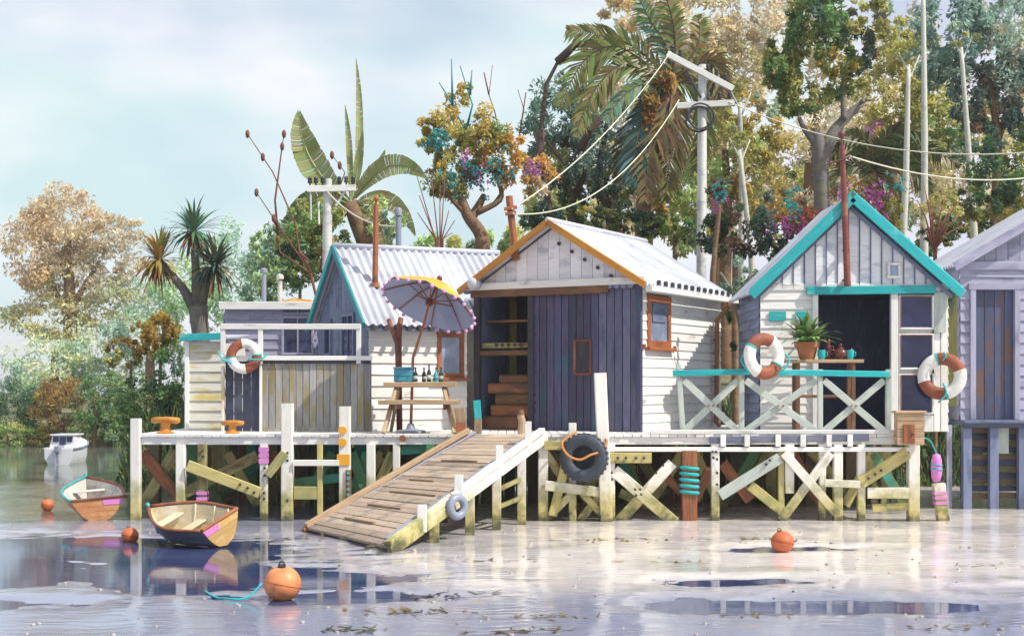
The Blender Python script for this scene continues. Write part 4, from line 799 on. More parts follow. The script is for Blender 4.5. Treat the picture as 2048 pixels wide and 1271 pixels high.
MB().tube([(xa_+.02, YT-.275, tz+.17), (xa_+.04, YT-.29, tz+.12), (xb_-.04, YT-.29, tz+.12), (xb_-.02, YT-.275, tz+.17)], .012, 8).build('handle', M['dteal'], bb, True)
um = thing('parasol', 'tilted ochre parasol with blue-grey lining and pink pompoms over the picnic table', 'parasol', (PX(822, YT), YT, DZ))
hub = P(859, 604, YT-.05); foot = Vector((PX(822, YT), YT-.075, DZ+.02)); ax = Vector((.33, .37, .86)).normalized(); apex = hub+ax*.44
MB().tube([foot, P(826, 715, YT-.06), P(850, 640, YT-.05), hub, apex], [.026, .024, .022, .02, .018], 8).build('pole', M['rust'], um, True)
MB().lathe([(.26, 0), (.26, .04), (.08, .07), (.05, .16), (0, .16)], (foot.x, foot.y, DZ), 20).build('base', M['gal'], um, True, 40)
u = Vector((1, 0, 0)); u = (u-ax*u.dot(ax)).normalized(); v = ax.cross(u); RR = .86
def canopy(dr, o_):
    vs = [apex-ax*o_]; K = 8; S = 6; rings = 6; n = K*S
    for i in range(1, rings+1):
        f = i/rings
        for j in range(n):
            a = 2*math.pi*j/n; sag = 1-.055*f*math.sin(math.pi*((j % S)/S)); r = RR*f*sag
            vs.append(apex-ax*(o_+.47*f**1.35+.03*f*math.sin(math.pi*((j % S)/S)))+(u*math.cos(a)+v*math.sin(a))*r)
    fs = [(0, 1+j, 1+(j+1) % n) for j in range(n)]+[(1+i*n+j, 1+(i+1)*n+j, 1+(i+1)*n+(j+1) % n, 1+i*n+(j+1) % n) for i in range(rings-1) for j in range(n)]
    return MB().add(vs, fs)
canopy(1, 0).build('canopy', M['canopy'], um, True); canopy(1, .012).build('lining', M['lining'], um, True)
for j in range(8):
    a = 2*math.pi*j/8; d = u*math.cos(a)+v*math.sin(a); MB().tube([apex-ax*.03, apex-ax*(.03+.47*.392)+d*RR*.5, apex-ax*.495+d*RR*.97], [.012, .012, .009], 6).build('rib', M['rust'], um)
    MB().tube([hub+ax*.02+d*.03, apex-ax*(.045+.47*.414)+d*RR*.52], .011, 6).build('strut', M['rust'], um)
MB().tube([hub-ax*.05, hub+ax*.06], .065, 12).build('runner', M['maroon'], um); ball(apex+ax*.05, .05).build('finial', M['maroon'], um, True)
for j in range(24):
    a = 2*math.pi*(j+.5)/24; d = u*math.cos(a)+v*math.sin(a); p = apex-ax*.49+d*RR*.98-Vector((0, 0, .03)); ball(p, .034, 10, 6).build('pompom', M['pompom'], um, True)

# ------------------------------------------------------------------ bench with pot and tea things
YBn = 24.35; bz = PZ(722, YBn)
bn = thing('serving_bench', 'narrow tan plank table behind the teal rail', 'table', (PX(1645, YBn), YBn, DZ))
for k in (-1, 0, 1): board(bn, 'top_plank', (PX(1572, YBn), YBn+.14*k, bz), (PX(1722, YBn), YBn+.14*k, bz), .13, .055, M['tan' if k < 1 else 'brown'])
for x in (PX(1592, YBn), PX(1702, YBn)):
    for s in (-1, 1): board(bn, 'leg', (x, YBn+.15*s, DZ), (x, YBn+.15*s, bz-.03), .07, .06, M['brown'], (0, 1, 0))
board(bn, 'shelf', (PX(1597, YBn), YBn, PZ(792, YBn)), (PX(1697, YBn), YBn, PZ(792, YBn)), .3, .05, M['brown'])
pt = thing('potted_plant', 'leafy green plant in a terracotta pot on the plank table', 'potted plant', (PX(1614, YBn), YBn, bz+.028)); o = Vector((PX(1614, YBn), YBn, bz+.028))
MB().lathe([(.125, 0), (.13, .01), (.185, .22), (.215, .22), (.222, .30), (.20, .305), (.185, .25), (0, .25)], o, 22).build('pot', M['terracotta'], pt, True, 40); MB().lathe([(0, .262), (.18, .262), (.184, .255)], o, 16).build('soil', M['bank'], pt)
def blades(par, name, c, n, l0, l1, w0, colA, colB, up=(.2, 1.2), droop=.5, seg=5, mat=None, rad=.03):
    """rosette of sword leaves, one mesh"""
    c = Vector(c)-off(par); vs, fs, cs = [], [], []
    for i in range(n):
        a = rng.uniform(0, 2*math.pi); e = rng.uniform(*up); ln = rng.uniform(l0, l1); wd = w0*rng.uniform(.7, 1.2); d = Vector((math.cos(a), math.sin(a), 0)); sd_ = Vector((-d.y, d.x, 0))
        t = rng.random(); colr = [lerp(x, y, t)*rng.uniform(.75, 1.2) for x, y in zip(colA, colB)]; b = len(vs); p = c+d*rad; ang = e
        for k in range(seg+1):
            f = k/seg; w_ = wd*(math.sin(math.pi*(.12+.88*f)) if k < seg else .03); up_ = d*(-math.sin(ang))+Vector((0, 0, math.cos(ang)))
            vs += [p-sd_*w_/2+up_*.12*w_, p+sd_*w_/2+up_*.12*w_]; cs += [colr, colr]
            p = p+(d*math.cos(ang)+Vector((0, 0, math.sin(ang))))*ln/seg; ang -= droop*(f+.3)*rng.uniform(.6, 1.3)
        fs += [(b+2*k, b+2*k+1, b+2*k+3, b+2*k+2) for k in range(seg)]
    return colmesh(par, name, np.array([tuple(v) for v in vs], dtype=np.float32), np.array(fs, dtype=np.int32), np.array(cs, dtype=np.float32), mat or M['blade'])
def colmesh(par, name, V, Fq, Cc, mat):
    me = bpy.data.meshes.new(name); nv, nf = len(V), len(Fq); me.vertices.add(nv); me.vertices.foreach_set('co', V.ravel()); me.loops.add(nf*4); me.loops.foreach_set('vertex_index', Fq.ravel().astype(np.int32))
    me.polygons.add(nf); me.polygons.foreach_set('loop_start', np.arange(nf, dtype=np.int32)*4); me.polygons.foreach_set('loop_total', np.full(nf, 4, dtype=np.int32))
    at = me.color_attributes.new('Col', 'FLOAT_COLOR', 'POINT'); A = np.ones((nv, 4), dtype=np.float32); A[:, :3] = Cc; at.data.foreach_set('color', A.ravel())
    me.update(calc_edges=True); me.validate(); me.materials.append(mat); ob = bpy.data.objects.new(name, me); COL.objects.link(ob); return place(ob, par, Matrix())
blades(pt, 'foliage', o+Vector((0, 0, .26)), 90, .35, .68, .13, (.10, .20, .06), (.30, .40, .16), (.3, 1.5), .35)
bs = bz+.028
tpot = thing('teapot', 'round brown glazed teapot on the plank table', 'teapot', (PX(1681, YBn-.05), YBn-.05, bs)); o = Vector((PX(1681, YBn-.05), YBn-.05, bs))
MB().lathe([(.06, 0), (.065, .01), (.115, .06), (.125, .10), (.105, .155), (.055, .185)], o, 20).build('body', M['teapot'], tpot, True); MB().lathe([(.06, .184), (.05, .205), (.012, .215), (.012, .225), (.03, .24), (.03, .262), (0, .275)], o, 14).build('lid', M['teapot'], tpot, True)
MB().tube([o+Vector(p) for p in ((.10, 0, .07), (.15, 0, .10), (.17, 0, .155), (.20, 0, .19))], [.034, .026, .018, .016], 8).build('spout', M['teapot'], tpot, True); MB().tube([o+Vector(p) for p in ((-.09, 0, .15), (-.16, 0, .17), (-.175, 0, .11), (-.11, 0, .06))], .015, 8).build('handle', M['teapot'], tpot, True)
jug = thing('pottery_jug', 'tall brown gourd-shaped pottery jug beside the teapot', 'jug', (PX(1658, YBn), YBn+.03, bs)); o = Vector((PX(1657, YBn), YBn+.03, bs))
MB().lathe([(.05, 0), (.07, .05), (.066, .10), (.035, .15), (.05, .19), (.05, .235), (.03, .27), (.045, .31), (.045, .345), (.0, .365)], o, 16).build('body', M['teapot'], jug, True); MB().tube([o+Vector(p) for p in ((.04, 0, .24), (.09, 0, .22), (.095, 0, .15), (.06, 0, .10))], .012, 7).build('handle', M['teapot'], jug, True)
for px, lb in ((1643, 'teal cup on the plank table left of the brown jug'), (1700, 'teal cup on the plank table right of the teapot')):
    t = thing('cup', lb, 'cup', (PX(px, YBn-.1), YBn-.1, bs), group='teal cups on the plank table'); o = Vector((PX(px, YBn-.1), YBn-.1, bs))
    MB().lathe([(.045, 0), (.05, .008), (.07, .07), (.072, .165), (.064, .165), (.06, .08), (0, .02)], o, 16).build('bowl', M['tealcup'], t, True, 40); MB().tube([o+Vector(p) for p in ((.065, 0, .13), (.10, 0, .12), (.10, 0, .07), (.066, 0, .05))], .009, 6).build('handle', M['tealcup'], t, True)
bx = thing('pier_locker', 'tan timber locker box with a red-brown hatch at the end of the pier', 'box', P(1822, 892, YF-.3)); a = P(1796, 890, YF-.42); b = P(1850, 826, YF-.42)
for k in range(4): z0 = lerp(a.z, b.z, k/4); board(bx, 'side_plank', (a.x, YF-.28, z0+.068), (b.x, YF-.28, z0+.068), .128, .22, M['tan'], (0, 1, 0))
board(bx, 'lid', (a.x-.03, YF-.28, b.z+.02), (b.x+.03, YF-.28, b.z+.02), .28, .04, M['tan']); board(bx, 'hatch', P(1818, 886, YF-.405), P(1818, 848, YF-.405), .19, .03, M['rust'], (0, 1, 0)); disc_m(bx, 'hatch_knob', P(1825, 868, YF-.43), (0, 1, 0), .018, .03, M['black'], 8)
fd = thing('mooring_float', 'pink float tied with teal cord beside the right end of the pier', 'float', P(1873, 960, YF-.1)); c = P(1873, 935, YF-.1)
MB().lathe([(0, -.24), (.06, -.22), (.085, -.12), (.09, 0), (.085, .13), (.06, .22), (0, .24)], c, 14).build('body', M['pink'], fd, True)
for z in (-.02, .05): MB().torus(c+Vector((0, 0, z)), (0.1, 0, 1), .092, .012, 18, 6).build('cord', M['tealrope'], fd, True)
MB().tube(soft([c+Vector((0, 0, .23)), c+Vector((-.1, .03, .45)), P(1838, 872, YF-.08)]), .01, 6).build('lanyard', M['tealrope'], fd)
sp = thing('mooring_stake', 'white stake with pink painted bands at the right end of the pier', 'stake', G(1885, 1040)); x = PX(1881, YF)
board(sp, 'shaft', (x+.06, YF-.02, -.2), (x-.04, YF-.02, .62), .19, .15, M['white_pile'], (0, 1, 0))
for k in range(3): z = .30+.085*k; xx = x+.03-.1*(z/.8); MB().box((xx-.103, YF-.103, z-.022), (xx+.103, YF+.06, z+.022)).build('painted_band', M['pink'], sp)

M['hullpale'] = wood('pale_inner_planks', (.58, .56, .52), (.48, .45, .42), (.34, .30, .28), .6)
M['hullcream'] = wood('cream_inner_planks', (.66, .58, .42), (.58, .47, .28), (.72, .68, .58), .5)
# ------------------------------------------------------------------ boats
def dinghy(name, label, loc, yaw, heel, Lb, Bb, Hb, mh_port, mh_star, mt, mg, mi, pitch=0., ps=1, ms=None):
    """clinker dinghy: local +X is the bow, transom at x=0; heel about X"""
    t = thing(name, label, 'rowing boat', loc, 0, world=False); t.rotation_euler = Matrix.Rotation(yaw, 4, 'Z').to_euler()
    T = (Matrix.Rotation(pitch, 4, 'Y') @ Matrix.Rotation(heel, 4, 'X'))
    zmin = [1e9]
    def hb(u): return Bb/2*(.80+.20*math.sin(math.pi*min(1, u/.8)*.5))*(1-max(0, (u-.35)/.65)**2.3)
    def kz(u): return .02+.25*Hb*max(0, (u-.72)/.28)**2
    def gz_(u): return Hb*(1+.10*(1-u)**2*0+.34*u**2.2)
    def pt_(u, s, side, o_=0.):
        y = hb(u)*(s**.62); z = kz(u)+(gz_(u)-kz(u))*s**1.45; return T @ Vector((u*Lb+.06*s*u**6, side*(y+o_), z-o_*.3))
    NS = 14; K = 6; allp = []
    for side, mh in ((-1, mh_port), (1, mh_star)):
        for k in range(K):
            s0, s1 = k/K, (k+1)/K+.012; vs = []
            for i in range(NS+1):
                u_ = i/NS; vs += [pt_(u_, s0, side, .016), pt_(u_, min(1, s1), side, .003), pt_(u_, min(1, s1), side, -.012), pt_(u_, s0, side, -.004)]
            fs = [(4*i+j, 4*i+(j+1) % 4, 4*i+4+(j+1) % 4, 4*i+4+j) for i in range(NS) for j in range(4)]+[(0, 1, 2, 3), (4*NS, 4*NS+3, 4*NS+2, 4*NS+1)]
            allp += vs; MB().add(vs, fs).build('strake', mh, t, True, 40)
        li = [pt_(i/NS, s, side, -.018) for i in range(NS+1) for s in (.1, .3, .5, .7, .85, .98)]; MB().add(li, [(6*i+j, 6*i+j+1, 6*i+j+7, 6*i+j+6) for i in range(NS) for j in range(5)]).build('inner_lining', mi, t, True)
        MB().tube([pt_(i/NS, 1, side, .01)+T.to_3x3() @ Vector((0, 0, .015)) for i in range(NS+1)], .024, 7).build('gunwale', mg[0 if side < 0 else 1], t, True)
    for k in range(5):      # transom planks, stacked
        s0, s1 = k/5+.004, (k+1)/5-.004; poly = [pt_(0, s0, -1), pt_(0, s0, 1)]+[pt_(0, s1, 1), pt_(0, s1, -1)]
        MB().prism(poly, T.to_3x3() @ Vector((-.03, 0, 0))).build('transom_plank', mt, t)
    a = [pt_(0, 1, -1), pt_(0, 1, 1)]; board(t, 'transom_cap', a[0]+T.to_3x3() @ Vector((-.02, 0, .02)), a[1]+T.to_3x3() @ Vector((-.02, 0, .02)), .06, .035, mg[0], T.to_3x3() @ Vector((0, 0, 1)))
    poly = [pt_(0, .80, ps), pt_(0, .97, ps), pt_(0, .97, ps).lerp(pt_(0, .97, -ps), .42), pt_(0, .82, ps).lerp(pt_(0, .82, -ps), .38)]; MB().prism([p+T.to_3x3() @ Vector((-.032, 0, 0)) for p in poly], T.to_3x3() @ Vector((-.006, 0, 0))).build('pink_patch', M['pink'], t)
    for f in (.22, .52, .78):
        s_ = .62 if f < .7 else .8; a, b = pt_(f, s_, -1, -.02), pt_(f, s_, 1, -.02); board(t, 'thwart', a, b, .17, .025, mi, T.to_3x3() @ Vector((0, 0, 1)))
    for f in (.12, .35, .62): MB().tube([pt_(f, s, -1, -.02) for s in (1, .75, .5, .25, .08)]+[pt_(f, s, 1, -.02) for s in (.08, .25, .5, .75, 1)], .014, 6).build('frame_rib', mi, t, True)
    for yy in (-.5, 0, .5): board(t, 'floor_board', T @ Vector((.05, yy*Bb*.28, .07+.03*abs(yy))), T @ Vector((Lb*.75, yy*Bb*.24, .07+.03*abs(yy))), .12, .018, mi, T.to_3x3() @ Vector((0, 0, 1)))
    MB().tube([pt_(1, s, 1, 0)+T.to_3x3() @ Vector((.01, 0, 0)) for s in (0, .3, .6, .85, 1)]+[pt_(1, 1, 1)+T.to_3x3() @ Vector((.03, 0, .07))], .03, 7).build('stem_post', ms or mg[1], t, True)
    t.location.z -= min(p.z for p in allp)+.02
    return t
g = G(192, 1040); dinghy('dinghy', 'orange-brown clinker dinghy with a pink corner, nearer the moored cabin boat', (g.x+.10, g.y-.15, -.0), R(112), R(-4), 1.95, 1.06, .40, M['hullorange'], M['hullorange'], M['hullorange'], (M['maroon'], M['teal']), M['hullpale'], R(-3), -1)
g = G(405, 1088); dinghy('dinghy', 'yellow dinghy with a grey-blue side and pink transom corner, beached by the pier', (g.x+.36, g.y-.12, -.0), R(146), R(-21), 1.3, .90, .39, M['hullgrey'], M['hullgrey'], M['hullyellow'], (M['rust'], M['rust']), M['hullcream'], 0., 1, M['teal'])
# cabin boat, stern towards us
Yc_ = 41.5; cb = thing('cabin_boat', 'small pale cabin boat moored far off at the left', 'cabin boat', (PX(117, Yc_), Yc_, -.02)); o = Vector((PX(117, Yc_), Yc_, -.1))
sec = [(0, .56, .62), (.9, .60, .64), (2.0, .52, .70), (2.8, .28, .80), (3.2, .02, .88)]; vs = []
for y, hw, h in sec: vs += [o+Vector(p) for p in ((-hw, y, h), (-hw*.96, y, h*.45), (-hw*.7, y, .05), (hw*.7, y, .05), (hw*.96, y, h*.45), (hw, y, h))]
fs = [(6*i+j, 6*i+(j+1) % 6, 6*i+6+(j+1) % 6, 6*i+6+j) for i in range(4) for j in range(6)]+[(0, 1, 2, 3, 4, 5), (24, 29, 28, 27, 26, 25)]
MB().add(vs, fs).build('hull', M['cabinhull'], cb, True, 35); MB().tube([o+Vector((-.6, 0, .62)), o+Vector((-.64, .9, .64)), o+Vector((-.55, 2, .70)), o+Vector((-.3, 2.8, .80))], .03, 6).build('rub_rail', M['gal'], cb); MB().tube([o+Vector((.6, 0, .62)), o+Vector((.64, .9, .64)), o+Vector((.55, 2, .70)), o+Vector((.3, 2.8, .80))], .03, 6).build('rub_rail', M['gal'], cb)
vs = [o+Vector(p) for p in ((-.52, .5, .64), (.52, .5, .64), (.47, 2.1, .70), (-.47, 2.1, .70), (-.42, .55, 1.06), (.42, .55, 1.06), (.33, 1.7, 1.04), (-.33, 1.7, 1.04))]
MB().add(vs, [(0, 3, 2, 1), (4, 5, 6, 7), (0, 1, 5, 4), (1, 2, 6, 5), (2, 3, 7, 6), (3, 0, 4, 7)]).build('cabin', M['cabinhull'], cb)
o2 = board(cb, 'cabin_roof', o+Vector((0, .4, 1.09)), o+Vector((0, 1.75, 1.08)), .92, .05, M['cabinhull'])
for x0_, x1_ in ((-.38, -.16), (-.12, .12), (.16, .38)): board(cb, 'cabin_window', o+Vector(((x0_+x1_)/2, .485 if abs(x0_+x1_) > .01 else .47, .74 if abs(x0_+x1_) < .01 else .84)), o+Vector(((x0_+x1_)/2, .53, 1.02)), x1_-x0_, .02, M['glass'], (0, 1, 0), 0)
om = thing('outboard_motor', 'dark outboard motor on the stern of the cabin boat', 'outboard motor', o+Vector((0, -.12, .15))); q_ = MB().box(o+Vector((-.10, -.26, .42)), o+Vector((.10, -.03, .66))).build('cowl', M['gal'], om); bv = q_.modifiers.new('b', 'BEVEL'); bv.width = .04; bv.segments = 2
MB().box(o+Vector((-.04, -.18, .02)), o+Vector((.04, -.08, .42))).build('leg', M['gal'], om); MB().box(o+Vector((-.09, -.06, .50)), o+Vector((.09, .02, .60))).build('clamp', M['black'], om)

cb.scale = om.scale = (.76, .76, .86); om.location = (PX(117, Yc_), Yc_-.09, .10)
# ------------------------------------------------------------------ buoys
for px, py, r, m, lb in ((95, 1021, .115, 'buoy', 'small rust-orange buoy left of the orange-brown dinghy'), (260, 1079, .125, 'buoy', 'small rust-orange buoy between the two dinghies'), (565, 1194, .195, 'buoy2', 'large orange buoy with a black eye in the foreground'),
                      (1565, 1104, .155, 'buoy', 'rust-orange buoy on the sand in front of the right pier'), (148, 906, .11, 'buoy', 'tiny orange buoy floating beside the cabin boat')):
    g = G(px, py); z = flat_z(g.x, g.y) if py > 950 else -.03; c = g+Vector((0, 0, z+r-.012)); t = thing('mooring_buoy', lb, 'buoy', (g.x, g.y, z), group='orange mooring buoys')
    ball(c, r, 24, 14, .97).build('float', M[m], t, True); a_ = Vector((-.25, .1, 1)).normalized() if py != 1194 else Vector((.0, -.2, 1)).normalized()
    disc_m(t, 'eye_plate', c+a_*r*.985, a_, r*.22, r*.12, M['black'] if py == 1194 else M['maroon']); MB().torus(c+a_*r*1.12, (0, 1, 0), r*.13, r*.04, 14, 6).build('eye', M['black'] if py == 1194 else M['maroon'], t, True)
    MB().torus(c, (.2, .1, 1), r*.995, r*.03, 30, 6).build('seam', M['maroon' if m == 'buoy' else 'buoy'], t, True)
g = G(565, 1194); g2 = G(410, 1180); pts = []
for k in range(25):
    f = k/24; p = Vector((lerp(g.x-.2, g2.x, f), lerp(g.y-.08, g2.y, f)-.35*math.sin(math.pi*f), 0)); p.z = max(flat_z(p.x, p.y), -.02)+.014+.17*max(0, 1-f*3.2)**2; pts.append(p)
tag(MB().tube(pts, .012, 6).build('mooring_line', M['tealrope'], None, True), 'thin teal line trailing left from the large orange buoy', 'rope')

# ------------------------------------------------------------------ utility poles and wires
def utility_pole(label, px, y_top, Y, arms, group=None):
    X = PX(px, Y); zb_ = gz(X, Y)-.3; t = thing('utility_pole', label, 'utility pole', (X, Y, zb_+.3)); r = .11*Y/33
    MB().tube([(X-.04, Y, zb_), (X, Y, PZ(lerp(y_top, 480, .5), Y)), (X+.01, Y, PZ(y_top, Y))], [r*1.15, r, r*.85], 12).build('pole', M['polewhite'], t, True, 40)
    for a, b, ins in arms:
        A, B = P(*a, Y-.14), P(*b, Y-.14); arm = board(t, 'cross_arm', A, B, .10, .14, M['polewhite'])
        for f in ins:
            p = A.lerp(B, f)+Vector((0, 0, .07)); MB().lathe([(.018, 0), (.018, .05), (.05, .06), (.055, .10), (.035, .12), (.05, .14), (.045, .18), (.0, .21)], p, 10).build('insulator', M['black'], arm, True, 50)
    return t, X
t, X = utility_pole('tall pale utility pole with two cross arms above the plum shed', 1404, 130, 33, (((1334, 108), (1466, 178), (.08, .2, .62, .75, .88)), ((1354, 212), (1468, 206), (.55, .75, .92))))
A = P(1375, 138, 32.9); board(t, 'arm_brace', P(1372, 140, 32.8), P(1402, 196, 32.8), .05, .05, M['black'], (0, 1, 0)); c = P(1398, 238, 32.75)
for k, rr in enumerate((.30, .26, .31)): MB().torus(c+Vector((.02*k, -.05*k, .02*k)), (.15*(k-1), -1, .1), rr, .022, 30, 7).build('cable_coil', M['black'], t, True)
t2, X2 = utility_pole('short pale utility pole with one cross arm behind the blue gable', 655, 358, 31.5, (((614, 378), (712, 376), (.06, .18, .32, .66, .80, .94)),))
board(t2, 'arm_brace', P(672, 412, 31.4), P(690, 382, 31.4), .05, .04, M['polewhite'], (0, 1, 0))
for px, y0, y1 in ((621, 392, 440), (637, 415, 448)): MB().tube([P(px, y0-12, 31.35), P(px+1, y1, 31.35)], .022, 6).build('drop_rod', M['polewhite'], t2)
def wire(a, b, sag, label, r=.014):
    a, b = Vector(a), Vector(b); pts = [a.lerp(b, k/28)-Vector((0, 0, sag*4*(k/28)*(1-k/28))) for k in range(29)]
    tag(MB().tube(pts, r, 6).build('power_line', M['wire'], None, True), label, 'wire')
wire(P(1344, 100, 32.9), P(1024, 418, 25.62), .35, 'upper pale wire from the tall pole down to the red-brown roof post', .013)
wire(P(1358, 200, 32.9), P(1026, 427, 25.62), .75, 'lower, slacker pale wire from the tall pole to the red-brown roof post', .013)
wire(P(1440, 196, 32.9), P(2080, 302, 30), .5, 'long pale wire from the tall pole to the right edge, above the red post', .013)
wire(P(1700, 312, 24.6), P(2080, 352, 30), .22, 'pale wire from the dark red post to the right edge', .014)
wire(P(655, 384, 31.3), P(797, 452, 27.4), .22, 'pale wire from the short pole to the blue-grey flue', .016)
# ------------------------------------------------------------------ vegetation
GAIN = 2.3
def leaves(par, name, blobs, mat=None, seed=0, mature=1.):
    """blobs: (centre, (rx,ry,rz), n_leaves, leaf_len, [colours]) ; leaves gather in clumps near the surface of each blob"""
    rg = np.random.default_rng(seed); Vs, Cs = [], []; o_ = off(par); o_ = np.array(o_)
    for c, rad, n, ll, cols in blobs:
        c = np.array(c)-o_; rad = np.array(rad); n = int(n*.8); k = max(5, int(n/70)); cols = np.array(cols)
        d = rg.normal(size=(k, 3)); d /= np.linalg.norm(d, axis=1)[:, None]; cl = d*(rg.uniform(.35, 1.0, (k, 1))**.6)
        cr_ = rg.uniform(.14, .34, k); cc = cols[rg.integers(0, len(cols), k)]*rg.uniform(.7, 1.25, (k, 1))
        i = rg.integers(0, k, n); q = rg.normal(size=(n, 3)); q /= np.linalg.norm(q, axis=1)[:, None]; q *= rg.uniform(.2, 1.0, (n, 1))**.5
        p = c+(cl[i]+q*cr_[i][:, None])*rad
        ax_ = rg.normal(size=(n, 3))+q*1.2+np.array([0, 0, -.25]); ax_ /= np.linalg.norm(ax_, axis=1)[:, None]
        s = np.cross(ax_, rg.normal(size=(n, 3))); s /= np.linalg.norm(s, axis=1)[:, None]; nn = np.cross(ax_, s)
        l_ = ll*rg.uniform(.55, 1.3, (n, 1)); w_ = l_*rg.uniform(.28, .5, (n, 1))
        Vs.append(np.stack([p-ax_*l_*.5, p-s*w_*.5+nn*l_*.06, p+ax_*l_*.5-nn*l_*.08, p+s*w_*.5+nn*l_*.06], 1).reshape(-1, 3))
        col = cc[i]*.7+cols[rg.integers(0, len(cols), n)]*.3; col = GAIN*col*rg.uniform(.75, 1.25, (n, 1)); Cs.append(np.repeat(col, 4, 0))
    V = np.concatenate(Vs).astype(np.float32); Fq = np.arange(len(V), dtype=np.int32).reshape(-1, 4)
    return colmesh(par, name, V, Fq, np.clip(np.concatenate(Cs), 0.002, .9).astype(np.float32), mat or M['leaf'])
OL, OLD, OLP = (.15, .15, .035), (.07, .08, .02), (.26, .25, .09)
GR, GRD, GRP = (.07, .14, .04), (.022, .055, .022), (.20, .27, .11)
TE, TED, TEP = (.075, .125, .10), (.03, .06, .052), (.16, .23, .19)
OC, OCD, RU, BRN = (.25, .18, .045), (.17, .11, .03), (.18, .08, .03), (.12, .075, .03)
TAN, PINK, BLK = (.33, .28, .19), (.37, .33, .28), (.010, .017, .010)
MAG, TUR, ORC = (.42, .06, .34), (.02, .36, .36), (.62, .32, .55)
SEED = [100]; DEN = 1.25
def tree(name, label, cat, Y, trunks, blobs, bark='bark_brown', group=None, leaf=.22, base=None):
    """trunks: list of ([(px,py),...], r0, r1); the first one is rooted in the ground. blobs: (px,py,rx,ry,n,cols[,dY])"""
    b0 = base or (trunks[0][0][0] if trunks else (blobs[0][0], 0)); X = PX(b0[0], Y); z0 = gz(X, Y); t = thing(name, label, cat, (X, Y, z0), group=group)
    if trunks:
        mb = MB()
        for i, (pts, r0, r1) in enumerate(trunks):
            w = [P(a, b, Y+(.25*math.sin(i*2.1)*j/max(1, len(pts)-1) if i else 0)) for j, (a, b) in enumerate(pts)]
            if i == 0 and w[0].z > z0-.15: w = [Vector((w[0].x, Y, z0-.2))]+w
            elif i == 0: w[0].z = z0-.2
            # smooth path
            fine_ = []
            for j in range(len(w)-1):
                p0, p1, p2, p3 = w[max(0, j-1)], w[j], w[j+1], w[min(len(w)-1, j+2)]
                for k in range(4):
                    f = k/4; fine_.append(.5*((2*p1)+(p2-p0)*f+(2*p0-5*p1+4*p2-p3)*f*f+(3*p1-p0-3*p2+p3)*f**3))
            fine_.append(w[-1]); n_ = len(fine_); mb.tube(fine_, [lerp(r0, r1, k/(n_-1))*(1+.12*mnoise.noise(fine_[k]*1.7)) for k in range(n_)], 8)
        mb.build('trunk', M[bark], t, True)
    if blobs:
        SEED[0] += 1; s = Y/F; out = []
        for b in blobs:
            px, py, rx, ry, n, cols = b[:6]; dy = b[6] if len(b) > 6 else 0; out.append((P(px, py, Y+dy), (rx*s, min(rx, ry)*s*.85, ry*s), int(n*DEN), leaf*.70*(b[7] if len(b) > 7 else 1), cols))
        leaves(t, 'crown', out, None, SEED[0])
    return t
def flowers(par, pts, r, cols, name='blossom'):
    """small petal heads round each point, one mesh"""
    SEED[0] += 1
    return leaves(par, name, [(p, (r*1.1, r*1.1, r*1.1), 26, r*1.15, cols) for p in pts], None, SEED[0])
FC = dict(tealcup=[(.012, .17, .17), (.02, .12, .13), (.05, .2, .19)], pink=[(.18, .03, .15), (.22, .08, .19)], pompom=[(.28, .14, .25), (.25, .11, .2)], teapot=[(.10, .03, .02), (.05, .02, .02)], maroon=[(.22, .04, .04), (.12, .03, .03)])
def cluster(px, py, Y, k, spread): return [P(px+random.gauss(0, spread), py+random.gauss(0, spread), Y+random.uniform(-.2, .1)) for _ in range(k)]

# left shore
tree('shrub', 'round ochre shrub beside the lean-to, right of the olive-brown bush', 'shrub', 34, [([(320, 760), (322, 690)], .06, .03)], [(322, 665, 42, 45, 2400, [OC, OC, OCD]), (345, 690, 28, 50, 800, [OC, OLP, GR])], leaf=.15)
tree('shrub', 'olive-brown rounded bush left of the ochre shrub', 'shrub', 36, [([(262, 790), (262, 720)], .06, .03)], [(255, 700, 38, 38, 1100, [OCD, OL, BRN]), (282, 680, 26, 36, 700, [OL, OCD]), (232, 712, 26, 24, 400, [OLP, OL])], leaf=.15)
tree('hedge', 'mixed green hedge growing up to the side of the lean-to', 'hedge', 33.5, [([(325, 850), (325, 790)], .07, .04)], [(335, 750, 55, 60, 2000, [GR, GRD, TE]), (300, 800, 70, 60, 3600, [GR, GRD, GRP]), (355, 820, 30, 50, 900, [GRP, TEP, GR]), (280, 845, 50, 35, 900, [GRP, GR])], leaf=.15)
tree('shrub', 'leafy green shrub on the shore left of the hedge', 'shrub', 55, [([(190, 870), (195, 810)], .1, .05)], [(200, 810, 74, 62, 4200, [GR, GRD, GR, TE]), (235, 840, 60, 40, 1300, [GRP, GR]), (215, 775, 55, 35, 1000, [GRP, GR, OL])], leaf=.2)
tree('shrub', 'orange-brown shrub on the shore behind the cabin boat', 'shrub', 56, [([(125, 880), (128, 830)], .1, .05)], [(130, 815, 64, 56, 3800, [OCD, RU, OC, BRN]), (95, 845, 45, 28, 900, [GR, OCD])], leaf=.2)
tree('shrub', 'deep green shrub at the left edge of the shore', 'shrub', 57, [([(45, 880), (45, 830)], .12, .05)], [(40, 815, 62, 58, 4000, [GR, GRD, TE]), (-20, 830, 60, 50, 1500, [GRD, OL]), (20, 855, 70, 26, 1300, [GRP, OLP])], leaf=.2)
tree('shrub', 'pale green shrub right of the cabin boat', 'shrub', 55, [([(215, 900), (215, 860)], .08, .04)], [(220, 865, 50, 25, 1100, [GRP, OLP, GR]), (170, 868, 40, 18, 700, [GRP, OLP])], leaf=.18)
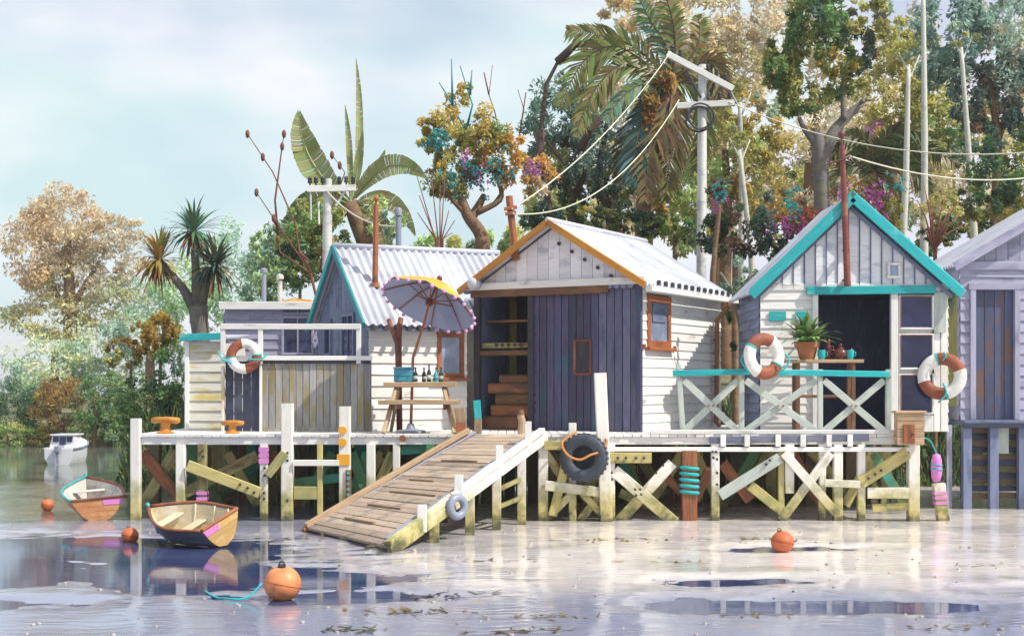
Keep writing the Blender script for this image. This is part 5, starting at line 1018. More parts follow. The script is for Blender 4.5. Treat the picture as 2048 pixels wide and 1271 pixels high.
tree('far_tree', 'broad tan tree standing far off at the left', 'tree', 95, [([(140, 860), (140, 620), (135, 480)], .6, .25), ([(140, 640), (90, 540)], .3, .1), ([(140, 620), (200, 520)], .3, .1)], [(75, 500, 80, 85, 5200, [TAN, (.36, .25, .15)]), (140, 445, 85, 75, 4800, [TAN, (.36, .27, .18)]), (225, 475, 80, 46, 3000, [TAN, PINK]), (130, 560, 95, 60, 4200, [TAN, OLP, PINK]), (250, 530, 60, 40, 1500, [PINK, TAN]), (110, 640, 120, 55, 4200, [TAN, OLP, (.26, .30, .18)]), (230, 610, 90, 50, 2600, [OLP, (.28, .34, .22), PINK])], leaf=.42)
tree('far_tree', 'pale green tree far off below the tan tree', 'tree', 80, [([(110, 870), (110, 700)], .4, .2)], [(120, 740, 120, 70, 3800, [(.30, .36, .22), (.36, .38, .20), TEP]), (30, 780, 70, 60, 1800, [TEP, (.26, .36, .26)]), (200, 715, 90, 60, 2400, [(.34, .38, .24), TEP])], leaf=.4)  # haze fade put into these pale leaf colours
tree('far_tree', 'blue-green tree with haze-paled leaves far off beside the cabbage tree', 'tree', 78, [([(300, 870), (300, 700)], .4, .2)], [(290, 650, 80, 90, 2600, [TEP, (.30, .40, .28)]), (380, 600, 80, 90, 2600, [(.24, .36, .22), GRP]), (470, 560, 90, 110, 3000, [(.20, .34, .18), TEP])], leaf=.4)  # leaf colours paled to imitate distance haze
for px, py, rx, ry, Y, cols, lb in ((15, 868, 60, 26, 54.8, [GRP, OLP, GR], 'low pale bush at the far left waterline'), (90, 872, 40, 20, 54.8, [OLD, OCD, GR], 'low olive bush at the waterline behind the cabin boat'), (255, 868, 46, 34, 54.6, [GR, GRP, TEP], 'low leafy bush at the waterline left of the pier'), (315, 850, 50, 40, 37, [GRP, GR, TEP], 'low leafy bush at the waterline behind the left bollard')):
    tree('shore_bush', lb, 'shrub', Y, [([(px, py+20), (px, py)], .05, .03)], [(px, py, rx, ry, 2600, cols), (px-rx*.5, py+8, rx*.6, ry*.7, 900, cols)], leaf=.16, group='low bushes along the far shore')
# cabbage tree
ct = thing('cabbage_tree', 'cabbage tree with three spiky leaf heads behind the lean-to', 'tree', (PX(402, 32), 32, gz(PX(402, 32), 32)))
Yc = 32; mb = MB(); b0 = Vector((PX(402, Yc), Yc, gz(PX(402, Yc), Yc)-.2)); fork = P(396, 612, Yc); heads = [P(318, 520, Yc), P(388, 462, Yc+.2), P(430, 532, Yc-.2)]
mb.tube([b0, P(402, 670, Yc), P(398, 640, Yc), fork], [.24, .2, .2, .22], 10)
for h, mid in zip(heads, ((365, 575), (392, 540), (410, 580))): mb.tube([P(396, 628, Yc), P(*mid, Yc), h], [.16, .10, .07], 8)
mb.build('trunk', M['bark_grey'], ct, True)
for h, (a, b) in zip(heads, (((.30, .30, .08), (.40, .19, .04)), ((.05, .17, .11), (.12, .22, .10)), ((.03, .12, .10), (.16, .11, .05)))):
    blades(ct, 'leaf_head', h, 120, .55, .95, .075, a, b, (-.9, 1.5), .35, 4); blades(ct, 'dead_skirt', h-Vector((0, 0, .05)), 34, .45, .9, .05, (.30, .13, .04), (.20, .08, .03), (-1.4, -.6), .2, 3)
# banana-like plant
def bigleaf(par, p0, p1, bend, wd, colA, colB, name='leaf_blade', seg=30):
    """one broad leaf: a midrib and side strips that have torn apart in places"""
    p0, p1, bend = Vector(p0), Vector(p1), Vector(bend); o_ = off(par); vs, cs, fs = [], [], []
    def at_(f):
        p = p0.lerp(p1, f)+bend*4*f*(1-f); t = ((p1-p0)+bend*4*(1-2*f)).normalized(); s = t.cross(Vector((0, 1, 0))).normalized(); return p, t, s, s.cross(t)
    rib = []
    for side in (-1, 1):
        tear = 0.; hang = 0.
        for i in range(seg):
            if random.random() < .38: tear = random.uniform(.1, .5); hang = random.uniform(-.1, .35)
            else: tear = 0.
            q = []; k = min(1, max(0, .5+.9*mnoise.noise(Vector((i*.13+p0.x, side*2, p1.z))))); c = [lerp(a, b, k)*random.uniform(.82, 1.15) for a, b in zip(colA, colB)]
            for e in (0, 1):
                f = (i+e*(1-.35*tear))/seg; p, t, s, nn = at_(f); w_ = wd*math.sin(math.pi*min(1, f*.95+.045))**.8*random.uniform(.94, 1.03)
                for g in (0, .4, .75, 1): q.append(p+s*side*g*w_/2+t*g*g*.10*wd-nn*(g**1.6*w_*(.14+.22*hang))-o_)
            n0 = len(vs); vs += [tuple(x) for x in q]; cs += [c]*8; fs += [(n0+a, n0+a+1, n0+a+5, n0+a+4) for a in range(3)]
    pr = None
    for i in range(13):
        p, t, s, nn = at_(i/12); r = lerp(.05, .008, i/12)*min(1, wd*2); n0 = len(vs); vs += [tuple(p-o_+d*r) for d in (s, nn, -s, -nn)]; cs += [[min(.8, x*1.35+.03) for x in colA]]*4
        if pr is not None: fs += [(pr+a, pr+(a+1) % 4, n0+(a+1) % 4, n0+a) for a in range(4)]
        pr = n0
    return colmesh(par, name, np.array(vs, dtype=np.float32), np.array(fs, dtype=np.int32), np.array(cs, dtype=np.float32), M['blade'])
Yb = 34; bp = thing('banana_palm', 'banana palm with broad green leaves and upright spears behind the gabled shed', 'palm', (PX(735, Yb), Yb, gz(PX(735, Yb), Yb)))
crown_ = P(700, 405, Yb); MB().tube([Vector((PX(745, Yb), Yb, gz(PX(745, Yb), Yb)-.2)), P(738, 500, Yb), P(715, 440, Yb), crown_], [.28, .24, .22, .18], 10).build('trunk', M['bark_brown'], bp, True)
LG, LP, LB = (.22, .26, .07), (.36, .38, .17), (.24, .16, .08)
for a, b, bend, wd, ca, cb_ in (((700, 405), (598, 225), (-.30, 0, -.1), .72, LP, LG), ((700, 400), (690, 210), (.05, 0, 0), .16, LG, LP), ((706, 400), (712, 118), (.1, .2, 0), .19, LP, LP), ((704, 400), (726, 262), (0, .1, 0), .22, LP, LG), ((705, 400), (770, 300), (.1, 0, 0), .2, LP, LG),
                                ((710, 395), (850, 355), (0, -.1, .50), .52, LG, LP), ((700, 410), (570, 470), (-.1, -.2, .40), .6, GR, LG), ((700, 412), (545, 520), (-.2, .2, .5), .55, LG, GR), ((705, 415), (620, 560), (-.35, -.2, .2), .7, LB, GR), ((710, 410), (830, 470), (.1, -.1, .45), .42, LP, (.34, .28, .10)), ((700, 415), (640, 500), (-.2, -.3, .1), .5, LB, (.14, .16, .05)), ((712, 412), (770, 520), (.25, -.1, .15), .5, LG, LB)):
    bigleaf(bp, P(*a, Yb), P(*b, Yb+random.uniform(-.6, .4)), bend, wd, ca, cb_)
tree('shrub', 'green bush under the banana palm, behind the cabin roof', 'shrub', 33, [([(600, 640), (600, 560)], .06, .03)], [(600, 520, 60, 50, 1700, [GR, OL, GRD]), (555, 560, 50, 45, 1200, [GRP, GR, TEP]), (660, 480, 55, 55, 1500, [OL, OCD, GR]), (700, 540, 60, 50, 1200, [OLP, GR, OC]), (630, 445, 60, 55, 1500, [GRP, GR, OLP]), (770, 440, 50, 55, 1000, [OLP, GRP, TEP]), (580, 490, 60, 50, 1300, [GRP, TEP, GR]), (520, 560, 60, 60, 1300, [GRP, TEP])], leaf=.17)
# flax stalks
Yx = 32.3; fx = thing('flax_stalks', 'tall red-brown flax stalks leaning over the cabin roof', 'plant', (PX(634, Yx), Yx, gz(PX(634, Yx), Yx)))
mb = MB(); root_ = Vector((PX(636, Yx), Yx, gz(PX(636, Yx), Yx)-.1)); pods = []
for pts in (((634, 600), (622, 545), (570, 470), (513, 385)), ((622, 545), (598, 500), (590, 445), (546, 345), (495, 268)), ((556, 470), (550, 400), (562, 310), (568, 268)), ((634, 600), (620, 545), (560, 505), (550, 440)), ((600, 505), (690, 330), (672, 310))[0:1]+((640, 540), (655, 440), (690, 345), (664, 310))):
    w = [P(a, b, Yx) for a, b in pts]; mb.tube(([root_]+w) if pts[0] == (634, 600) else w, [.035]*(1 if pts[0] == (634, 600) else 0)+[lerp(.032, .010, k/(len(w)-1)) for k in range(len(w))], 6)
    pods.append(w[-1]); pods.append(w[-2].lerp(w[-1], .4))
mb.build('stalks', M['stalk'], fx, True); mb = MB()
for p in pods: b = ball(p, .05, 8, 6, 2.0); mb.add(b.v, b.f)
mb.build('seed_pods', M['stalk'], fx, True); blades(fx, 'leaf_fan', root_+Vector((0, 0, .2)), 40, .9, 1.7, .09, GR, OL, (.7, 1.5), .15)
# flowering tree
Yt = 34; ft = tree('flowering_tree', 'forked tree with ochre leaves and teal and pink flower heads', 'tree', Yt, [([(965, 520), (962, 470), (935, 430), (922, 395)], .24, .1), ([(940, 440), (958, 410), (968, 390)], .13, .07), ([(935, 432), (905, 400), (890, 380)], .07, .04), ([(955, 425), (1000, 400), (1000, 370)], .08, .05), ([(990, 405), (1010, 375)], .05, .03)],
    [(930, 250, 60, 70, 2200, [OC, OLP, (.38, .30, .10)]), (870, 265, 42, 36, 900, [OLP, OC]), (905, 345, 60, 55, 1900, [OL, OC, OLP]), (1005, 310, 50, 60, 1700, [OC, (.30, .17, .03)]), (1060, 350, 45, 45, 1200, [OC, (.30, .16, .03), PINK]), (960, 300, 60, 60, 1500, [GR, OL, OC]), (860, 300, 24, 40, 500, [OLP, OL]), (925, 190, 30, 22, 260, [OC, OLP]), (960, 240, 24, 24, 240, [OLP, OC])], leaf=.2)
for c, m, k, s in (((935, 350), 'tealcup', 34, 18), ((995, 340), 'tealcup', 26, 16), ((878, 275), 'tealcup', 26, 14), ((930, 315), 'pompom', 8, 8), ((957, 350), 'pink', 7, 8), ((1066, 340), 'pompom', 14, 10), ((940, 350), 'teapot', 12, 10), ((1000, 340), 'teapot', 8, 8)): flowers(ft, cluster(*c, Yt-.75, k, s), .085, FC[m])
mb = MB()
for pts in (((930, 330), (930, 260), (900, 200), (878, 165)), ((905, 210), (903, 118)), ((935, 250), (945, 210), (920, 132)), ((940, 190), (944, 140)), ((905, 240), (880, 290))): mb.tube([P(a, b, Yt-.1) for a, b in pts], [.035]+[.02]*(len(pts)-2)+[.012], 6)
mb.build('twigs', M['dteal'], ft, True); mb = MB()
for pts in (((1005, 300), (990, 225), (978, 190), (985, 130)), ((1030, 330), (1040, 265), (1048, 220), (1036, 180)), ((978, 190), (968, 145)), ((1040, 265), (1052, 185))): mb.tube([P(a, b, Yt+.1) for a, b in pts], [.02, .016, .012, .008][:len(pts)], 5)
mb.build('red_twigs', M['stalk'], ft, True)
rs = thing('reed_tuft', 'fan of thin red-brown stems growing behind the white roof', 'plant', (PX(880, 31.6), 31.6, gz(PX(880, 31.6), 31.6))); mb = MB(); rb_ = Vector((PX(880, 31.6), 31.6, gz(PX(880, 31.6), 31.6)))
for a, b in ((832, 345), (838, 390), (862, 345), (880, 365), (898, 420), (845, 440), (910, 440), (890, 350), (905, 465), (835, 425)): m_ = P(880+(a-880)*.2, 478, 31.6); mb.tube([rb_, m_, P(a, b, 31.6)], [.03, .018, .009], 5)
mb.build('stems', M['stalk'], rs, True); blades(rs, 'leaf_tuft', rb_+Vector((0, 0, .1)), 60, 1., 2.6, .06, GRP, OLP, (.9, 1.5), .12)
# middle: teal tree, dark shrubs
tree('dark_trunk_tree', 'blue-green tree with two dark forked trunks behind the plum shed', 'tree', 38, [([(1228, 460), (1225, 420), (1195, 370), (1200, 330), (1215, 240)], .26, .06), ([(1220, 425), (1232, 380), (1262, 300), (1290, 210)], .18, .05), ([(1150, 440), (1140, 400), (1128, 330), (1135, 260)], .2, .06), ([(1142, 405), (1165, 360), (1172, 330)], .1, .05)],
     [(1120, 240, 75, 85, 3000, [TE, TEP, TE]), (1180, 300, 70, 80, 2400, [TE, TEP, (.10, .14, .12)]), (1100, 320, 55, 60, 1500, [TEP, TE, OLP]), (1230, 380, 60, 50, 1500, [TED, GRD, OL]), (1170, 220, 40, 60, 900, [TE, TED]), (1150, 380, 50, 40, 1000, [TED, OL, GRD])], 'bark_dark', leaf=.24)
mb_t = thing('bare_branch_tree', 'bare dark arching branches in front of the blue-green tree', 'tree', (PX(1112, 36), 36, gz(PX(1112, 36), 36))); mb = MB(); b0 = Vector((PX(1118, 36), 36, gz(PX(1118, 36), 36)-.2))
for pts in (((1100, 430), (1085, 330), (1082, 260), (1092, 170), (1115, 125), (1200, 95)), ((1200, 95), (1250, 120), (1290, 155)), ((1115, 125), (1150, 90), (1180, 85)), ((1160, 300), (1180, 260), (1230, 210)), ((1082, 260), (1078, 320), (1090, 380))): w = [P(a, b, 36) for a, b in pts]; mb.tube(([b0]+w) if pts[0] == (1100, 430) else w, [.12, .10, .08, .06, .055, .05, .03][:len(w)+(1 if pts[0] == (1100, 430) else 0)], 7)
mb.tube([P(1092, 280, 36), P(1130, 330, 36), P(1160, 300, 36)], [.05, .04, .04], 6); mb.build('trunk', M['bark_dark'], mb_t, True)
tree('shrub', 'dark green shrub behind the left slope of the plum shed roof', 'shrub', 31.3, [([(1110, 500), (1110, 450)], .08, .05)], [(1085, 435, 45, 32, 1300, [GRD, BLK, TED]), (1130, 440, 50, 30, 1300, [GRD, BLK, OLD]), (1160, 425, 40, 25, 700, [OL, OC, GRD])], leaf=.14)
tree('shrub', 'blackish green shrub behind the ridge of the plum shed roof', 'shrub', 31.6, [([(1240, 510), (1240, 460)], .08, .05)], [(1225, 440, 50, 36, 1500, [BLK, GRD, OLD]), (1280, 450, 50, 32, 1400, [BLK, GRD]), (1320, 455, 36, 34, 900, [OLD, OL, GR])], leaf=.14)
tree('shrub', 'olive shrub above the right end of the plum shed roof', 'shrub', 32, [([(1350, 520), (1350, 470)], .07, .04)], [(1350, 455, 34, 34, 800, [OL, OLD, GR]), (1385, 470, 30, 30, 600, [TE, TED, OL])], leaf=.14)
tree('shrub', 'dark rounded shrub mass between the plum shed and the boat shed', 'shrub', 31.2, [([(1470, 560), (1470, 500)], .09, .05)], [(1430, 470, 40, 50, 1300, [GRD, BLK, TED]), (1490, 465, 55, 60, 2000, [BLK, GRD, (.09, .04, .02), TED]), (1530, 440, 36, 60, 1000, [TE, TED, (.10, .12, .11)]), (1550, 490, 40, 40, 900, [GRD, TED])], leaf=.15)
tree('gap_tree', 'small grey-green tree in the gap between plum shed and boat shed', 'tree', 29.9, [([(1485, 700), (1475, 620), (1455, 570), (1440, 545)], .09, .03), ([(1478, 620), (1490, 570), (1505, 545)], .06, .02), ([(1470, 600), (1458, 590), (1440, 585)], .04, .02)],
     [(1470, 560, 36, 40, 700, [TE, TEP, GR]), (1500, 600, 26, 60, 700, [TE, GR, GRD]), (1475, 650, 30, 60, 600, [GRD, TED, GR])], 'bark_grey', leaf=.13)
# palm with skirt
Yp = 36; pm = thing('nikau_palm', 'tall palm with arching fronds and a brown skirt behind the utility pole', 'palm', (PX(1290, Yp), Yp, gz(PX(1290, Yp), Yp)))
top = P(1345, 165, Yp); MB().tube([Vector((PX(1285, Yp), Yp, gz(PX(1285, Yp), Yp)-.2)), P(1288, 420, Yp), P(1305, 300, Yp), P(1330, 210, Yp), top], [.26, .24, .2, .19, .16], 10).build('trunk', M['bark_brown'], pm, True)
def frond(par, pts, wd, colA, colB, n=46, Yv=0., droop=.35, name='frond'):
    """pinnate frond along a path of world points, leaflets on both sides"""
    w = [Vector(p) for p in pts]; o_ = off(par); path = []
    for j in range(len(w)-1):
        p0, p1, p2, p3 = w[max(0, j-1)], w[j], w[j+1], w[min(len(w)-1, j+2)]
        for k in range(12):
            f = k/12; path.append(.5*((2*p1)+(p2-p0)*f+(2*p0-5*p1+4*p2-p3)*f*f+(3*p1-p0-3*p2+p3)*f**3))
    path.append(w[-1]); m = len(path); vs, fs, cs = [], [], []
    for i in range(n):
        f = (i+.5)/n; q = f*(m-1); k = min(m-2, int(q)); p = path[k].lerp(path[k+1], q-k); t = (path[k+1]-path[k]).normalized(); ln = wd*math.sin(math.pi*(.1+.88*f))**.7
        for s in (-1, 1):
            sd_ = (Vector((0, 1, .1)) if abs(t.y) < .8 else Vector((1, 0, 0))).cross(t).normalized()*s; sd_ = (sd_+Vector((0, random.uniform(-.9, .9), 0))).normalized(); d = (sd_*.8+t*.7).normalized(); cw_ = d.cross(t).normalized().cross(d).normalized()
            l2 = ln*random.uniform(.8, 1.15); a = p; b = p+d*l2*.5-Vector((0, 0, l2*.08)); c = p+d*l2-Vector((0, 0, l2*droop)); h = .028+.02*ln; n0 = len(vs)
            vs += [tuple(x-o_) for x in (a-cw_*h*.5, a+cw_*h*.5, b+cw_*h, b-cw_*h, c)]; kk = random.random(); cc = [lerp(x, y, kk)*random.uniform(.7, 1.2) for x, y in zip(colA, colB)]; cs += [cc]*5; fs += [(n0, n0+1, n0+2, n0+3), (n0+3, n0+2, n0+4, n0+4)]
    n0 = len(vs)
    for k, p in enumerate(path):
        r = lerp(.045, .008, k/(m-1)); vs += [tuple(p-o_+Vector(d)*r) for d in ((1, 0, 0), (0, 1, 0), (-1, 0, 0), (0, -1, 0))]; cs += [[.12, .08, .04]]*4
    for k in range(m-1): fs += [(n0+4*k+j, n0+4*k+(j+1) % 4, n0+4*k+4+(j+1) % 4, n0+4*k+4+j) for j in range(4)]
    fs = [f if len(set(f)) == 4 else None for f in fs]; tri = []
    # turn the leaflet tips into quads by splitting: tip vertex doubled
    out = []
    for f in fs:
        if f is not None: out.append(f)
    for i in range(n*2):
        b0_ = i*5; vs.append(vs[b0_+4]); cs.append(cs[b0_+4]); out.append((b0_+3, b0_+2, b0_+4, len(vs)-1))
    return colmesh(par, name, np.array(vs, dtype=np.float32), np.array(out, dtype=np.int32), np.array(cs, dtype=np.float32), M['blade'])
FB, FG, FT = (.20, .15, .05), (.20, .25, .08), (.07, .20, .17)
for pts, wd, a, b, dy in ((((1345, 165), (1270, 95), (1200, 70), (1135, 60)), .75, FG, FB, 0), (((1340, 165), (1240, 95), (1170, 120), (1120, 210)), .8, FG, OL, -.4), (((1340, 170), (1250, 130), (1190, 180), (1150, 270)), .6, OL, OLP, -.8), (((1345, 160), (1330, 90), (1300, 40), (1280, 0)), .6, FT, FG, .2), (((1345, 160), (1350, 80), (1340, 20), (1320, -40)), .6, FB, FG, -.3),
                           (((1345, 160), (1390, 100), (1400, 60), (1395, 30)), .5, FB, FG, .4), (((1345, 160), (1420, 120), (1440, 160), (1450, 210)), .6, FB, BRN, -.4), (((1340, 175), (1290, 230), (1270, 300), (1262, 370)), .7, FT, TED, -.7), (((1345, 170), (1330, 240), (1300, 310), (1290, 400)), .8, FB, BRN, -.8), (((1345, 170), (1360, 240), (1340, 320), (1330, 400)), .7, BRN, OL, -.6),
                           (((1340, 170), (1280, 170), (1240, 200), (1210, 240)), .5, FG, FT, -.9), (((1345, 165), (1400, 180), (1410, 260), (1390, 340)), .6, FG, OL, .3), (((1345, 165), (1300, 200), (1250, 290), (1240, 360)), .6, BRN, FB, .5)):
    frond(pm, [P(x, y, Yp+dy*k/3) for k, (x, y) in enumerate(pts)], wd, a, b)
leaves(pm, 'dead_skirt', [(P(1310, 290, Yp), (.45, .4, 1.3), 900, .34, [BRN, (.20, .09, .03), FB]), (P(1320, 210, Yp), (.7, .5, .8), 700, .34, [BRN, RU, OC]), (P(1310, 420, Yp-.2), (.45, .4, .6), 500, .3, [OL, OC, BRN])], M['leaf'], 55)
# right-hand wood
tree('tree', 'olive-green leafy tree behind the tall utility pole', 'tree', 42, [([(1450, 560), (1455, 420), (1450, 300)], .25, .1)], [(1450, 320, 80, 90, 2400, [OLP, OLP, GRP]), (1400, 380, 70, 80, 1800, [GRP, OLP, GRP]), (1510, 290, 70, 60, 2000, [OLP, OC, OL]), (1470, 230, 60, 50, 1400, [OC, OLP]), (1520, 390, 80, 60, 1800, [OLP, OC, (.30, .17, .04)]), (1360, 440, 60, 60, 1200, [GRP, OL, OLP])], leaf=.26)
tree('tree', 'tall tan-leaved tree at the top behind the palm', 'tree', 52, [([(1440, 560), (1440, 200), (1440, 60)], .4, .15)], [(1380, 40, 110, 90, 3200, [TAN, PINK, (.40, .28, .12)]), (1480, 120, 100, 90, 3000, [TAN, PINK, OLP]), (1270, 20, 70, 50, 1500, [TAN, (.40, .28, .14)]), (1540, 60, 90, 100, 2500, [PINK, TAN]), (1240, 210, 70, 70, 1500, [TAN, PINK]), (1450, -60, 160, 70, 2500, [TAN, OLP])], leaf=.34)
tree('tree', 'pinkish tan tree behind the grey forked trunk', 'tree', 54, [([(1620, 560), (1620, 350), (1640, 200)], .4, .15)], [(1600, 330, 110, 100, 3200, [PINK, TAN, OLP]), (1720, 270, 110, 90, 3000, [PINK, TAN, OC]), (1830, 330, 110, 100, 3000, [TAN, PINK, OLP]), (1680, 410, 120, 70, 2500, [TAN, OLP]), (1930, 300, 100, 100, 2500, [TAN, OLP])], leaf=.34)
tree('forked_tree', 'grey forked trunk tree with dark green and olive leaf masses behind the boat shed', 'tree', 36, [([(1650, 480), (1645, 420), (1640, 320), (1632, 262)], .30, .16), ([(1640, 330), (1670, 260), (1725, 205)], .2, .08), ([(1640, 300), (1610, 260), (1598, 235)], .10, .05), ([(1688, 240), (1686, 190), (1690, 150)], .08, .04), ([(1725, 205), (1730, 190)], .05, .03)],
     [(1570, 120, 45, 60, 1500, [OL, GR, OLD]), (1635, 60, 60, 90, 2600, [GR, GR, TE, OL]), (1600, 195, 60, 45, 1500, [OL, OLP, GR]), (1680, 140, 50, 60, 1700, [OL, OC, GR]), (1720, 110, 36, 55, 1000, [OLD, BRN, TED]), (1560, 150, 36, 50, 900, [OL, GR]), (1620, -20, 90, 60, 1800, [GRD, OL]), (1740, 40, 60, 50, 1200, [OL, OLP, (.12, .12, .10)])], 'bark_grey', leaf=.24)
tree('tree', 'olive and yellow-green tree right of the grey forked trunk', 'tree', 43, [([(1790, 560), (1785, 360), (1790, 250)], .25, .1)], [(1790, 190, 80, 100, 3000, [OLP, OL, (.33, .28, .08)]), (1760, 280, 50, 60, 1300, [OLP, OC, (.4, .2, .36)]), (1860, 200, 60, 80, 1800, [OLP, OL, GRP]), (1820, 90, 70, 60, 1700, [OLP, OL]), (1870, 290, 70, 50, 1600, [GRP, OL, TEP])], leaf=.26)
tree('tree', 'tall blue-green tree in the top right corner', 'tree', 40, [([(1990, 480), (1995, 280), (1975, 150)], .22, .08), ([(1995, 285), (2020, 215)], .1, .04)], [(1900, 60, 80, 90, 3000, [TE, TEP, (.10, .17, .17)]), (1990, 90, 80, 110, 2800, [TE, TEP, (.12, .11, .08)]), (1960, 200, 80, 70, 2400, [TE, TED, (.18, .10, .06)]), (2050, 180, 60, 110, 2400, [TED, TE]), (1900, 150, 60, 60, 1500, [TEP, TE]), (1950, 270, 60, 40, 1000, [TE, GR])], 'bark_brown', leaf=.26)
tree('tree', 'dark green tree behind the lilac shed', 'tree', 33, [([(1990, 520), (1985, 440)], .16, .06)], [(1985, 360, 55, 70, 2200, [GRD, GR, TED]), (2050, 340, 60, 90, 2200, [GRD, OL]), (1950, 410, 50, 40, 1200, [OL, GRD, OLP]), (1920, 445, 60, 34, 1300, [OLD, OL, GRD]), (2030, 420, 60, 40, 1200, [GRD, OC, OL])], leaf=.17)
Yg = 37; tf = thing('tree_fern', 'tree fern with dark arching fronds behind the dark red post', 'fern', (PX(1770, Yg), Yg, gz(PX(1770, Yg), Yg))); top = P(1745, 345, Yg)
MB().tube([Vector((PX(1775, Yg), Yg, gz(PX(1775, Yg), Yg)-.2)), P(1768, 420, Yg), top], [.16, .13, .1], 9).build('trunk', M['bark_brown'], tf, True)
for pts in (((1745, 345), (1720, 300), (1690, 290), (1650, 320)), ((1745, 345), (1790, 300), (1850, 295), (1920, 330)), ((1745, 345), (1780, 320), (1830, 340), (1860, 390)), ((1745, 345), (1710, 330), (1680, 350), (1660, 390)), ((1745, 345), (1760, 290), (1800, 260), (1860, 270)), ((1745, 345), (1740, 290), (1710, 270), (1680, 275)), ((1745, 345), (1770, 360), (1790, 400), (1795, 440))):
    frond(tf, [P(x, y, Yg-.5*k/3) for k, (x, y) in enumerate(pts)], .5, GRD, OL, 40)
for px0, y0, px1, y1, Y, lb in ((1480, 205, 1482, 560, 34.5, 'slender pale trunk just right of the tall utility pole, taller of the pair'), (1478, 300, 1505, 560, 34.2, 'slender leaning pale trunk, shorter of the pair right of the utility pole'), (1817, 130, 1803, 560, 35, 'pale slender gum trunk above the right slope of the teal-trimmed roof'), (1846, -30, 1848, 560, 34.6, 'tallest pale straight gum trunk, reaching the top edge'), (1922, 95, 1952, 560, 35.4, 'pale leaning gum trunk nearest the top right corner')):
    g_ = tree('gum_tree', lb, 'tree', Y, [([(px1, y1), ((px0+px1)/2+2, (y0+y1)/2), (px0, y0)], .14 if px0 > 1700 else .10, .05), ([(px0+1, y0+30), (px0+22, y0-20)], .03, .015), ([(px0, y0+15), (px0-20, y0-25)], .03, .015)], [(px0+8, y0-25, 38, 28, 260, [OLP, TEP, OL])], 'bark_pale', 'pale gum trunks in the wood', .2)
fb1 = tree('flowering_bush', 'dark red bush with teal and magenta flowers left of the boat shed peak', 'shrub', 31.5, [([(1600, 520), (1598, 460)], .07, .04)], [(1595, 430, 45, 45, 1500, [(.16, .05, .03), BRN, (.05, .03, .02), RU]), (1560, 470, 30, 36, 600, [BRN, GRD])], leaf=.13)
for c, m, k, s in (((1588, 412), 'tealcup', 26, 13), ((1575, 450), 'pink', 18, 12), ((1615, 440), 'maroon', 20, 14), ((1600, 465), 'pink', 8, 10)): flowers(fb1, cluster(*c, 30.95, k, s), .07, FC[m])
fb2 = tree('flowering_bush', 'magenta flowering bush right of the boat shed peak', 'shrub', 31.5, [([(1745, 520), (1745, 440)], .07, .04)], [(1740, 400, 40, 45, 1300, [BRN, (.14, .05, .03), OLD]), (1700, 380, 40, 36, 900, [OC, BRN, PINK]), (1785, 420, 30, 45, 700, [OL, BRN])], leaf=.13)
for c, m, k, s in (((1748, 395), 'pink', 34, 14), ((1690, 385), 'pompom', 10, 12), ((1790, 370), 'tealcup', 8, 9)): flowers(fb2, cluster(*c, 30.95, k, s), .07, FC[m])
sf = tree('berry_plant', 'slender brown stem topped with teal and dark red flower heads beside the utility pole', 'plant', 30.6, [([(1425, 600), (1428, 520), (1436, 440), (1438, 410)], .07, .05)], [(1437, 385, 24, 30, 260, [BRN, RU, OLD])], leaf=.12)
for m, k in (('tealcup', 14), ('teapot', 18), ('pink', 6)): flowers(sf, cluster(1437, 382 if m != 'pink' else 412, 30.3, k, 12), .075, FC[m])
tw = tree('twiggy_bush', 'olive bush with a fan of bare brown twigs behind the lilac shed roof', 'shrub', 31.8, [([(1870, 540), (1872, 480)], .06, .04)], [(1880, 420, 50, 45, 1300, [OLP, OL, (.36, .32, .16)]), (1895, 465, 50, 24, 900, [OLD, GRD, OL])], leaf=.14); mb = MB()
for a, b in ((1835, 400), (1848, 370), (1920, 400), (1925, 425), (1860, 390), (1905, 410), (1840, 450), (1925, 450), (1890, 395)): mb.tube([P(1868, 500, 31.3), P(lerp(1868, a, .5), lerp(490, b, .6), 31.3), P(a, b, 31.3)], [.03, .018, .008], 5)
mb.build('twigs', M['stalk'], tw, True)
# backdrop wood on the hill (one mass) and grass along the bank
def mass(name, label, cat, blobs, seed, leaf_):
    out = [(P(px, py, Y), (rx*Y/F, rx*Y/F*.6, ry*Y/F), int(n*(.75 if py > 330 else .42)), leaf_, cols) for px, py, rx, ry, n, cols, Y in blobs]; o = leaves(None, name, out, None, seed); return tag(o, label, cat, None, 'stuff')
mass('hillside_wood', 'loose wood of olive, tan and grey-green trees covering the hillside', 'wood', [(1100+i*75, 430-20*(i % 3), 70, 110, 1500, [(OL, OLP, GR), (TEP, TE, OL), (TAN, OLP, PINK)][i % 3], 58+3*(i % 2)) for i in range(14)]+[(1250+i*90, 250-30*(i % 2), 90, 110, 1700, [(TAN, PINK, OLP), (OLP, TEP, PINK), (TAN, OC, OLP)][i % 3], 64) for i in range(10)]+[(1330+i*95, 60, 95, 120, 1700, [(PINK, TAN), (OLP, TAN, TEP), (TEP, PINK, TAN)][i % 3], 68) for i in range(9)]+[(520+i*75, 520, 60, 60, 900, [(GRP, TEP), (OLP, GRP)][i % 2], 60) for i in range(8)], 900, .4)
rg = np.random.default_rng(3); vs, cs = [], []
